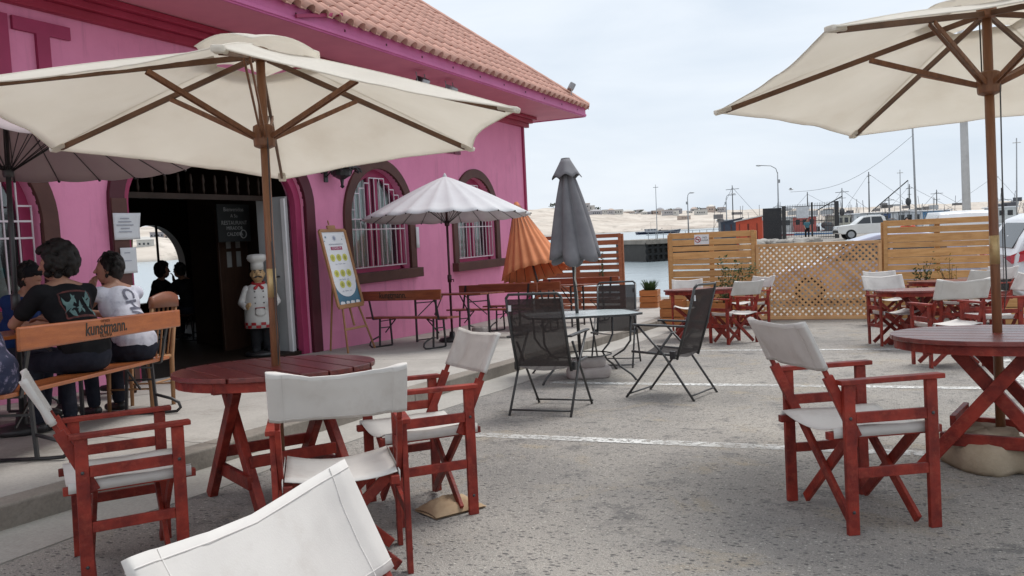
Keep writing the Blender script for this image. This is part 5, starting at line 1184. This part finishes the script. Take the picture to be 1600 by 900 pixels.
SUVP = [(-2.2, .45), (-2.25, .75), (-2.2, 1.05), (-2.05, 1.35), (-1.85, 1.66), (-1.6, 1.76), (.2, 1.80), (.55, 1.7), (1.2, 1.15), (2.1, 1.02), (2.25, .8), (2.25, .45), (2.0, .32), (-2.0, .32)]
SUVW = [[(-1.75, 1.18), (-1.62, 1.58), (-1.0, 1.66), (-1.0, 1.16)], [(-.92, 1.16), (-.92, 1.66), (-.05, 1.67), (-.05, 1.14)], [(.02, 1.14), (.02, 1.66), (.30, 1.64), (.92, 1.14)]]
def sx2(t, w, hw):
    for s in (-1, 1):
        b = MB(); b.add([(-2.255+.02*0, s*.50, 1.02), (-2.255, s*.86, 1.06), (-2.02, s*.905, 1.16), (-1.72, s*.915, 1.10), (-1.98, s*.92, .98), (-2.24, s*.87, .92)], [(0, 1, 2, 3, 4, 5)]); b.build('tail_light', TAILRED, t, thick=.05)
        b = MB(); b.box((-2.24, s*.72, .62), (.06, .22, .12)); b.build('reflector', TAILRED, t, bevel=.015)
        b = MB(); b.box((2.18, s*.7, .88), (.14, .3, .16)); b.build('headlight', MATS['headlamp'], t, bevel=.03)
    b = MB(); b.add([(-2.16, -.62, 1.18), (-2.16, .62, 1.18), (-1.9, .56, 1.6), (-1.9, -.56, 1.6)], [(0, 1, 2, 3)]); b.build('rear_window', DGLASS, t, thick=.012)
    b = MB(); b.box((-2.26, 0, .55), (.08, 1.7, .22)); b.build('bumper', mat('black_plastic', (.03, .03, .03), None, 6, .6), t, bevel=.03)
p = onray(1562, 430, Y=18.1); car('parked_car', 'white sport utility car at the right edge, red tail light showing', Matrix.Translation((p.x+2.25, 18.3, gz(p.x, 18))) @ Matrix.Rotation(R_(10), 4, 'Z') @ Matrix.Scale(1.06, 4), SUVP, 1.85, carpaint('white_car_paint', (.74, .76, .79)), SUVW, (-1.4, 1.4), .36, extra=sx2)
VAN = [(-2.3, .4), (-2.32, 1.0), (-2.2, 1.7), (-2.0, 1.98), (-1.7, 2.05), (1.3, 2.05), (1.75, 1.75), (2.15, 1.15), (2.35, .9), (2.35, .4), (2.1, .3), (-2.1, .3)]
def vx(t, w, hw):
    b = MB(); b.add([(-2.225, -.66, 1.25), (-2.225, .66, 1.25), (-2.06, .60, 1.78), (-2.06, -.60, 1.78)], [(0, 1, 2, 3)]); b.build('rear_window', DGLASS, t, thick=.012)
    b = MB(); b.box((-2.0, 0, 1.93), (.06, .8, .05)); b.build('brake_light', TAILRED, t, bevel=.01)
    for s in (-1, 1): b = MB(); b.box((-2.3, s*.8, 1.05), (.06, .14, .45)); b.build('tail_light', TAILRED, t, bevel=.02)
p = pix(1503, 350, 25.5); car('parked_van', 'white van seen from behind over the right slatted fence', Matrix.Translation((p.x, p.y+2, gz(p.x, p.y))) @ Matrix.Rotation(R_(94), 4, 'Z'), VAN, 1.8, carpaint('white_van_paint', (.70, .70, .70)), [[(-1.9, 1.25), (-1.8, 1.8), (0, 1.8), (0, 1.25)]], (-1.4, 1.4), .34, 'van', extra=vx)
PICK = [(-2.5, .5), (-2.55, .8), (-2.45, 1.02), (-1.35, 1.12), (-.75, 1.62), (-.5, 1.70), (.55, 1.72), (.75, 1.6), (.85, 1.12), (2.5, 1.08), (2.52, .55), (2.2, .42), (-2.2, .42)]
def px_(t, w, hw):
    b = MB()
    for s in (-1, 1):
        for x in (.95, 1.7, 2.4): b.tube([(x, s*.78, 1.05), (x, s*.78, 1.85)], .025, 6)
        b.tube([(-.6, s*.78, 1.88), (2.5, s*.78, 1.88)], .025, 6)
    for x in (-.5, .3, .95, 1.7, 2.4): b.tube([(x, -.78, 1.88), (x, .78, 1.88)], .025, 6)
    b.build('ladder_rack', BLACKM, t)
    for s in (-1, 1):
        b = MB(); b.box((-2.48, s*.7, .92), (.12, .28, .14)); b.build('headlight', MATS['headlamp'], t, bevel=.02)
    b = MB(); b.box((-2.52, 0, .62), (.12, 1.7, .2)); b.build('bumper', MATS['black_plastic'], t, bevel=.03)
p = pix(1362, 374, 60); car('pickup_truck', 'white crew cab pickup truck with a rack on the quay', Matrix.Translation((p.x, p.y, gz(p.x, p.y))) @ Matrix.Rotation(R_(14), 4, 'Z'), PICK, 1.75, carpaint('white_pickup_paint', (.72, .72, .70)), [[(-1.2, 1.15), (-.70, 1.58), (-.25, 1.62), (-.25, 1.15)], [(-.17, 1.15), (-.17, 1.62), (.5, 1.62), (.66, 1.15)]], (-1.6, 1.5), .38, 'pickup', extra=px_)
# ================================================================== HARBOUR BEHIND THE FENCES
def gpos(px, d): p = pix(px, 400, d); return p.x, p.y, gz(p.x, p.y)
# street lamps and poles
def lamp(label, px, d, h, arm, side=-1, r=.06):
    x, y, z = gpos(px, d); z = max(z, -.9); t = empty('street_lamp', label, 'street lamp', 'street lamps on the quay', Matrix.Translation((x, y, z)) @ Matrix.Rotation(YAW, 4, 'Z'))
    b = MB(); b.tube([(0, 0, 0), (0, 0, h*.45), (0, 0, h*.9)], [r*1.5, r*1.1, r*.8], 8); b.build('pole', GALV, t, smooth=True)
    b = MB(); b.tube([(0, 0, h*.88), (side*arm*.1, 0, h*.95), (side*arm*.4, 0, h*.99), (side*arm, 0, h)], r*.6, 7); b.build('arm', GALV, t, smooth=True)
    b = MB(); b.ell((side*arm*1.1, 0, h), (r*4.5, r*1.8, r*1.2)); b.build('lamp_head', GALV, t, smooth=True)
    b = MB(); b.box((-side*.1, 0, h*.78), (r*3, r*2, r*5)); b.build('junction_box', GALV, t)
lamp('tall curved street lamp beside the barred gate', 1218, 72, 6.6, 1.5)
lamp('street lamp over the pine fence, its head to the right', 1077, 100, 5.6, .5, 1, .07)
lamp('street lamp behind the dark kiosk', 1137, 110, 5.6, .9, 1, .07)
def mast_pole(label, px, d, h, r, mt=GALV, lean=0, name='pole', cat='pole'):
    x, y, z = gpos(px, d); t = empty(name, label, cat, M=Matrix.Translation((x, y, z)))
    b = MB(); b.tube([(0, 0, 0), (lean*.5, 0, h*.5), (lean, 0, h)], [r, r*.9, r*.75], 12); b.build('shaft', mt, t, smooth=True)
    b = MB(); b.lathe([(r*1.5, 0), (r*1.6, .15), (r*1.05, .2)], 12); b.build('footing', CONCPOLE, t)
    b = MB(); b.bar((lean-.3*(r < .1), 0, h*.95), (lean+.3*(r < .1), 0, h*.95), .05, .05); b.build('cap', GALV, t)
    return t
mast_pole('thick pale concrete pole behind the right parasol', 1513, 30, 9.5, .15, CONCPOLE, -.2)
mast_pole('thin tall steel pole carrying a cable under the right parasol', 1433, 55, 8.2, .075, GALV, -.2)
mast_pole('slim pole among the fishing boats', 1408, 85, 6.4, .05)
mast_pole('thin lighting mast at the right edge', 1589, 70, 7.8, .06)
mast_pole('thin mast standing on the tyre hung pier', 1028, 96, 6.6, .05)
b = MB(); A_, C_ = pix(1428, 210, 55), pix(1235, 300, 62); b.tube([A_.lerp(C_, k/12)-Vector((0, 0, 3.2*math.sin(math.pi*k/12)*.35)) for k in range(13)], .012, 5); tag(b.build('overhead_cable', DKGREYM), 'thin sagging overhead cable in the sky left of the right parasol', 'cable')
# barred gate with panels
x, y, z = gpos(1210, 68); t = empty('barred_gate', 'tall black barred gate and fence on the quay', 'gate', M=Matrix.Translation((x, y, z)) @ Matrix.Rotation(R_(10), 4, 'Z'))
for k in range(30):
    hgt = 2.9+.15*k/30; b = MB(); b.box((1.0+k*.132, 0, hgt/2), (.03, .03, hgt)); b.build('bar', BLACKM, t)
for zz in (.15, 1.5, 2.75):
    b = MB(); b.box((2.9, .03, zz), (3.9, .04, .06)); b.build('rail', BLACKM, t)
for xx, wd_ in ((3.05, .14), (4.95, .35)):
    b = MB(); b.box((xx, -.04, 1.5), (wd_, .1, 3.1)); b.build('post', BLACKM, t)
b = MB(); b.box((2.3, -.06, 2.25), (.95, .02, .95)); b.build('notice_board', mat('pale_board', (.62, .64, .66), None, 4, .6), t)
b = MB(); b.box((.82, -.02, 1.4), (.30, .08, 2.9)); b.build('panel', BLACKM, t)
b = MB(); b.box((-.10, 0, 1.35), (1.5, .05, 2.75)); b.build('mesh_panel', mat('dark_mesh_panel', (.03, .03, .035), (.045, .045, .05), 30, .6, alpha=.9), t)
b = MB()
for k in range(20): b.box((-.82+k*.076, -.04, 1.35), (.02, .02, 2.75))
b.build('mesh_rib', BLACKM, t)
def kiosk(label, px, d, wx, wy, h, wall, roofm, skew):
    x, y, z = gpos(px, d); z = -.4; t = empty('kiosk', label, 'kiosk', M=Matrix.Translation((x, y, z)) @ Matrix.Rotation(R_(skew), 4, 'Z'))
    b = MB(); b.box((0, 0, h/2), (wx, wy, h)); b.build('wall', wall, t)
    b = MB(); b.add([(-wx/2-.15, -wy/2-.15, h), (wx/2+.15, -wy/2-.15, h+.45), (wx/2+.15, wy/2+.15, h+.45), (-wx/2-.15, wy/2+.15, h)], [(0, 1, 2, 3)]); b.build('roof', roofm, t, thick=.1)
    b = MB(); b.add([(-wx/2, -wy/2-.004, h), (wx/2, -wy/2-.004, h), (wx/2, -wy/2-.004, h+.42)], [(0, 1, 2)]); b.build('gable', wall, t, thick=.01)
    for k in (-.2, .15):
        b = MB(); b.box((k*wx, -wy/2-.01, h*.45), (.7, .04, h*.8)); b.build('door', wall, t)
        b = MB()
        for s in (-1, 1): b.box((k*wx+s*.37, -wy/2-.02, h*.45), (.05, .05, h*.82))
        b.build('door_frame', mat('kiosk_frame', (.10, .03, .02), None, 5, .6), t)
kiosk('orange red kiosk with a pale sloping roof left of the barred gate', 1176, 76, 2.4, 2.4, 1.75, mat('orange_red_boards', (.56, .085, .035), (.46, .06, .028), 4, .6, .2, 20, (8, 8, 1)), mat('pale_roof_sheet', (.62, .60, .57), None, 4, .6), -4)
kiosk('dark slate coloured kiosk behind the pine fence', 1144, 92, 2.3, 2.4, 1.75, mat('slate_boards', (.05, .06, .085), (.035, .042, .06), 4, .6), mat('dark_roof_sheet', (.10, .10, .12), None, 4, .6), 12)
person('person in a teal top and black trousers standing at the barred gate', Matrix.Translation(gpos(1262, 65)) @ Matrix.Rotation(R_(200), 4, 'Z'), stand(), mat('teal_top', (.06, .16, .20), None, 5, .8), BLACKTEE, vox=.02)
x, y, z = gpos(1419, 26); person('person in an orange red top, head just above the right slatted fence', Matrix.Translation((x, y, z+.22)) @ Matrix.Rotation(R_(160), 4, 'Z'), stand(), mat('orange_red_top', (.55, .07, .03), None, 5, .8), DENIM, vox=.016)
# rocks along the quay edge
rm = []
for k in range(3):
    b = MB(); b.ell((0, 0, 0), (.75, .5, .34), n=12, m=8); b.v = [tuple(Vector(v)*(1+.45*mn.noise(Vector(v)*2.2+Vector((k*7, 0, 0))))) for v in b.v]; me = b.mesh('rock'); me.materials.append(mat('grey_rock', (.36, .34, .31), (.24, .22, .20), 3, .9, .5, 14, var=.25)); rm.append(me)
for k in range(14):
    px = 1186+k*6.4; d = 58+rnd.uniform(-3, 3); x, y, z = gpos(px, d)
    o = bpy.data.objects.new('rock', rm[k % 3]); COL.link(o); o.location = (x, y, z+.10); o.rotation_euler = (0, 0, rnd.uniform(0, 6)); o.scale = (rnd.uniform(.6, 1.1),)*3
    tag(o, 'grey boulder in the rubble row on the quay, %s from the left' % 'first second third fourth fifth sixth seventh eighth ninth tenth eleventh twelfth thirteenth fourteenth'.split()[k], 'rock', 'rubble boulders on the quay')
# pier hung with tyres
A_ = pix(1012, 376, 95); C_ = pix(1150, 370, 100); pd = Vector((C_.x-A_.x, C_.y-A_.y, 0)); PL = pd.length; pa = math.atan2(pd.y, pd.x)
t = empty('pier', 'concrete pier with dark tyres hung on its face, in the gap between the fences', 'pier', M=Matrix.Translation((A_.x, A_.y, 0)) @ Matrix.Rotation(pa, 4, 'Z'))
b = MB(); b.box((PL/2, 4, -.55), (PL, 8, .5)); b.build('deck', KERB, t)
b = MB(); b.box((PL/2, 4.2, -2.0), (PL-.4, 7, 2.6)); b.build('pier_wall', mat('wet_dark_concrete', (.07, .065, .06), None, 2, .8), t)
k = 0
for i in range(14):
    for j in range(3):
        b = MB() if i+j == 0 else None
        if b: 
            b.tube([(.42*math.cos(a_*math.pi/8), 0, .42*math.sin(a_*math.pi/8)) for a_ in range(17)], .16, 7); tyre_me = b.mesh('tyre'); tyre_me.materials.append(TYRE)
        o = bpy.data.objects.new('tyre', tyre_me); COL.link(o); o.parent = t; o.location = (.5+i*.75, .45, -.85-j*.78)
b = MB()
for i in range(12): b.box((.3+i*1.05, .3, .15), (.05, .05, .9))
b.box((PL/2, .3, .58), (PL, .05, .05)); b.box((PL/2, .3, .25), (PL, .05, .05)); b.build('railing', GALV, t)
# boats
def boat(label, px, d, L_, hullc, cabc, rot, mh=4.5, zoff=0, boom=True, z0=-2.9, scl=1):
    p = pix(px, 350, d); t = empty('fishing_boat', label, 'boat', 'fishing boats in the harbour', Matrix.Translation((p.x, p.y, z0)) @ Matrix.Rotation(YAW+R_(rot), 4, 'Z') @ Matrix.Scale(scl, 4)); b = MB(); hm = mat('hull_%.2f_%.2f_%.2f' % hullc, hullc, None, 3, .5); cm = mat('cabin_%.2f_%.2f_%.2f' % cabc, cabc, None, 3, .5)
    def hf(u, v):
        x = (u-.5)*L_; wv = L_*.15*(1-max(0, (u-.55)/.45)**2.2)*(.55+.45*v); zz = -.4+v*(1.7+.9*max(0, u-.5)**1.5*L_/8+.25*(1-u))
        return x+.12*L_*max(0, u-.6)*v, wv, zz
    for s in (-1, 1): b.grid(lambda u, v: (hf(u, v)[0], s*hf(u, v)[1], hf(u, v)[2]), 14, 4)
    b.grid(lambda u, v: (hf(u, .86)[0], hf(u, .86)[1]*(2*v-1), hf(u, .86)[2]), 14, 2); b.grid(lambda u, v: (hf(0, v)[0], hf(0, v)[1]*(2*u-1), hf(0, v)[2]), 2, 4); b.build('hull', hm, t, smooth=True)
    b = MB(); b.tube([hf(k/14, 1) for k in range(15)], .07, 5); b.tube([(hf(k/14, 1)[0], -hf(k/14, 1)[1], hf(k/14, 1)[2]) for k in range(15)], .07, 5); b.build('gunwale', WHITEP, t)
    c = -.18*L_; b = MB(); b.box((c, 0, 2.15), (L_*.24, L_*.17, 1.7)); cb = b.build('cabin', cm, t, bevel=.05); b = MB(); b.box((c, 0, 3.05), (L_*.28, L_*.20, .12)); b.build('cabin_roof', WHITEP, cb, bevel=.03)
    for s in (-1, 1):
        for k in (-1, 0, 1): b = MB(); b.box((c+k*L_*.07, s*L_*.086, 2.5), (L_*.045, .02, .5)); b.build('window', DGLASS, cb)
    b = MB(); b.tube([(c+.3, 0, 3.0), (c+.3, 0, 3.0+mh)], [.07, .04], 6); b.bar((c+.3, -.9, 2.6+mh), (c+.3, .9, 2.6+mh), .05, .05); b.bar((c+.3, -.5, 2.0+mh), (c+.3, .5, 2.0+mh), .04, .04); b.build('mast', DKGREYM if mh < 5 else GALV, t)
    b = MB()
    for ex in (-L_*.48, L_*.45): b.tube([(c+.3, 0, 2.8+mh), (ex, 0, 1.9)], .015, 4)
    b.build('stay', DKGREYM, t)
    rr = random.Random(int(px)); b = MB()
    for q_ in range(9): xx = rr.uniform(-.45, .4)*L_; yy = rr.uniform(-.1, .1)*L_; b.tube([(xx, yy, 1.4), (xx+rr.uniform(-.5, .5), yy, rr.uniform(2.6, 4.6))], .025, 4)
    for q_ in range(3): xx = rr.uniform(-.4, .1)*L_; b.box((xx, 0, rr.uniform(3.0, 3.8)), (rr.uniform(.4, 1.2), .5, rr.uniform(.15, .5)))
    b.build('rigging', mat('rig_%d' % (int(px) % 3), [(.10, .10, .11), (.45, .45, .45), (.22, .2, .19)][int(px) % 3], None, 5, .7), t)['kind'] = 'stuff'
    if boom: b = MB(); b.tube([(c+.5, 0, 3.2), (c+L_*.38, .3, 3.0+mh*.75)], .06, 6); b.tube([(c+L_*.38, .3, 3.0+mh*.75), (c+L_*.38, .3, 2.6+mh*.45)], .02, 4); b.ell((c+L_*.38, .3, 2.3+mh*.42), (.26, .26, .4), n=10, m=6); b.build('boom', DKGREYM, t)
    b = MB(); b.box((L_*.12, 0, 1.75), (L_*.2, L_*.14, .5)); b.ell((L_*.05, .3, 2.1), (.6, .5, .4), n=10, m=6); b.build('deck_gear', mat('net_pile', (.16, .10, .08), (.10, .14, .16), 6, .9), t)
    return t
boat('dark blue boat moored far out in the bay', 1028, 480, 26, (.02, .03, .07), (.55, .56, .58), 8, 4, boom=False)
BO = [(1160, 118, 9, (.05, .06, .09), (.30, .32, .34), 30, 3.6, 'boat with a dark lattice mast behind the kiosks'), (1240, 112, 11, (.42, .03, .04), (.68, .68, .66), 12, 2.6, 'red hulled boat seen through the barred gate'), (1285, 110, 9, (.06, .20, .42), (.5, .12, .1), -20, 3.4, 'blue boat right of the barred gate with a red cabin'),
      (1335, 114, 10, (.40, .42, .40), (.62, .60, .50), 20, 4.2, 'pale boat behind the pickup truck'), (1385, 108, 10, (.12, .13, .15), (.70, .71, .72), -15, 4.6, 'boat with a dark slanting boom left of the thin steel pole'), (1412, 122, 11, (.06, .09, .18), (.10, .15, .28), 8, 4.4, 'boat with a navy blue wheelhouse'),
      (1447, 110, 10, (.62, .63, .64), (.68, .70, .72), -8, 4.4, 'white boat right of the navy wheelhouse'), (1484, 118, 10, (.5, .5, .5), (.16, .34, .55), 10, 4.0, 'boat with a sky blue wheelhouse left of the concrete pole'), (1530, 112, 10, (.55, .55, .53), (.60, .60, .58), 160, 4.6, 'boat with grey rigging right of the concrete pole'), (1582, 114, 9, (.30, .30, .30), (.60, .62, .62), 20, 3.8, 'boat at the right edge behind the white car')]
for px, d, L_, hc, cc_, rr_, mh, lab in BO: boat(lab, px, d, L_, hc, cc_, rr_, {1160: 3.6, 1385: 4.0, 1530: 3.4, 1484: 2.2, 1412: 1.8}.get(px, 1.2+(px % 7)*.3), z0=-2.55, boom=px in (1285, 1385), scl=1.4)
# houses and trees on the far hillside
HM_ = [mat('far_house_%d' % i, c, None, 3, .8) for i, c in enumerate([(.55, .53, .50), (.42, .40, .40), (.62, .60, .56), (.34, .33, .35), (.50, .40, .34)])]
ORD = 'first second third fourth fifth sixth seventh eighth ninth tenth eleventh twelfth thirteenth fourteenth fifteenth sixteenth seventeenth eighteenth nineteenth twentieth twenty-first twenty-second twenty-third twenty-fourth twenty-fifth twenty-sixth twenty-seventh'.split()
HC_ = ['pale grey', 'grey', 'cream', 'dark grey', 'tan']
for i in range(30):
    px = 905+i*8.6+rnd.uniform(-2, 2) if i < 27 else (228+ (i-27)*22); v = rnd.choice((.42, .6, .75, .86)) if px > 1000 else (rnd.uniform(.70, .88) if px > 600 else rnd.uniform(.3, .7))
    P = hillp(px, v); sc = (rnd.uniform(.8, 1.35) if px > 600 else .55); t = empty('hillside_house', '', 'house', 'houses on the far hillside', Matrix.Translation(P-Vector((0, 0, 1.5))) @ Matrix.Rotation(YAW+rnd.uniform(-.5, .5), 4, 'Z') @ Matrix.Scale(sc, 4))
    wx, wy, hh_ = rnd.uniform(7, 15), rnd.uniform(6, 9), rnd.uniform(4.5, 8); mt = HM_[i % 5]; t['label'] = ('small %s %s house on the far shore, %s from the left' % (HC_[i % 5], 'hip roofed' if i % 3 == 0 else 'flat roofed', ORD[i])) if i < 27 else 'small %s house across the water, %s from the left in the back window' % (HC_[i % 5], ORD[i-27])
    b = MB(); b.box((0, 0, hh_/2), (wx, wy, hh_)); b.build('wall', mt, t)
    b = MB()
    if i % 3 == 0: b.add([(-wx/2-.4, -wy/2-.4, hh_), (wx/2+.4, -wy/2-.4, hh_), (wx/2+.4, wy/2+.4, hh_), (-wx/2-.4, wy/2+.4, hh_), (-wx/5, 0, hh_+2.2), (wx/5, 0, hh_+2.2)], [(0, 1, 5, 4), (1, 2, 5), (2, 3, 4, 5), (3, 0, 4)])
    else: b.box((0, 0, hh_+.2), (wx+.5, wy+.5, .5))
    b.build('roof', HM_[(i+3) % 5], t)
    for q_ in range(int(wx//3)):
        b = MB(); b.box((-wx/2+1.6+q_*2.8, -wy/2-.03, hh_*.6), (1.3, .1, 1.5)); b.build('window', DGLASS, t)
for i, (px, v) in enumerate([(866, .90), (912, .86), (932, .88), (992, .90), (1003, .84), (1050, .80), (1089, .86), (1120, .8), (970, .86), (890, .93)]):
    P = hillp(px, v); r = random.Random(i); t = empty('far_tree', 'low dark tree on the far sandy hill, %s from the left' % ORD[[866, 890, 912, 932, 970, 992, 1003, 1050, 1089, 1120].index(px)], 'tree', 'trees on the far hillside', Matrix.Translation(P-Vector((0, 0, .5)))); sc = r.uniform(4, 7)
    b = MB()
    for q_ in range(46):
        c = Vector((r.gauss(0, sc*.45), r.gauss(0, sc*.4), sc*.75+r.gauss(0, sc*.18))); s_ = r.uniform(.12, .24)*sc; d1 = Vector((r.gauss(0, 1), r.gauss(0, 1), r.gauss(0, 1))).normalized(); d2 = d1.orthogonal().normalized(); d3 = d1.cross(d2)
        b.add([c+d1*s_, c-d1*s_, c+d2*s_, c-d2*s_, c+d3*s_*.6, c-d3*s_*.6], [(0, 2, 4), (2, 1, 4), (1, 3, 4), (3, 0, 4), (2, 0, 5), (1, 2, 5), (3, 1, 5), (0, 3, 5)])
    b.build('crown', mat('far_foliage', (.075, .085, .06), (.05, .06, .045), 3, .9, var=.2), t)
    b = MB(); b.tube([(0, 0, -.5), (0, 0, sc*.7)], [.4, .2], 6); b.build('trunk', STEM, t)
# a gull in the sky
P = pix(1236, 296, 60); t = empty('gull', 'small gull flying left of the right parasol', 'bird', M=Matrix.Translation(P))
b = MB(); b.ell((0, 0, 0), (.18, .06, .06)); b.build('body', WHITEP, t, smooth=True)
for s in (-1, 1): b = MB(); b.add([(-.06, 0, .02), (.07, 0, .02), (.02, s*.25, .12), (-.08, s*.55, .05)], [(0, 1, 2, 3)]); b.build('wing', mat('gull_wing', (.35, .36, .38), None, 4, .8), t, thick=.01)
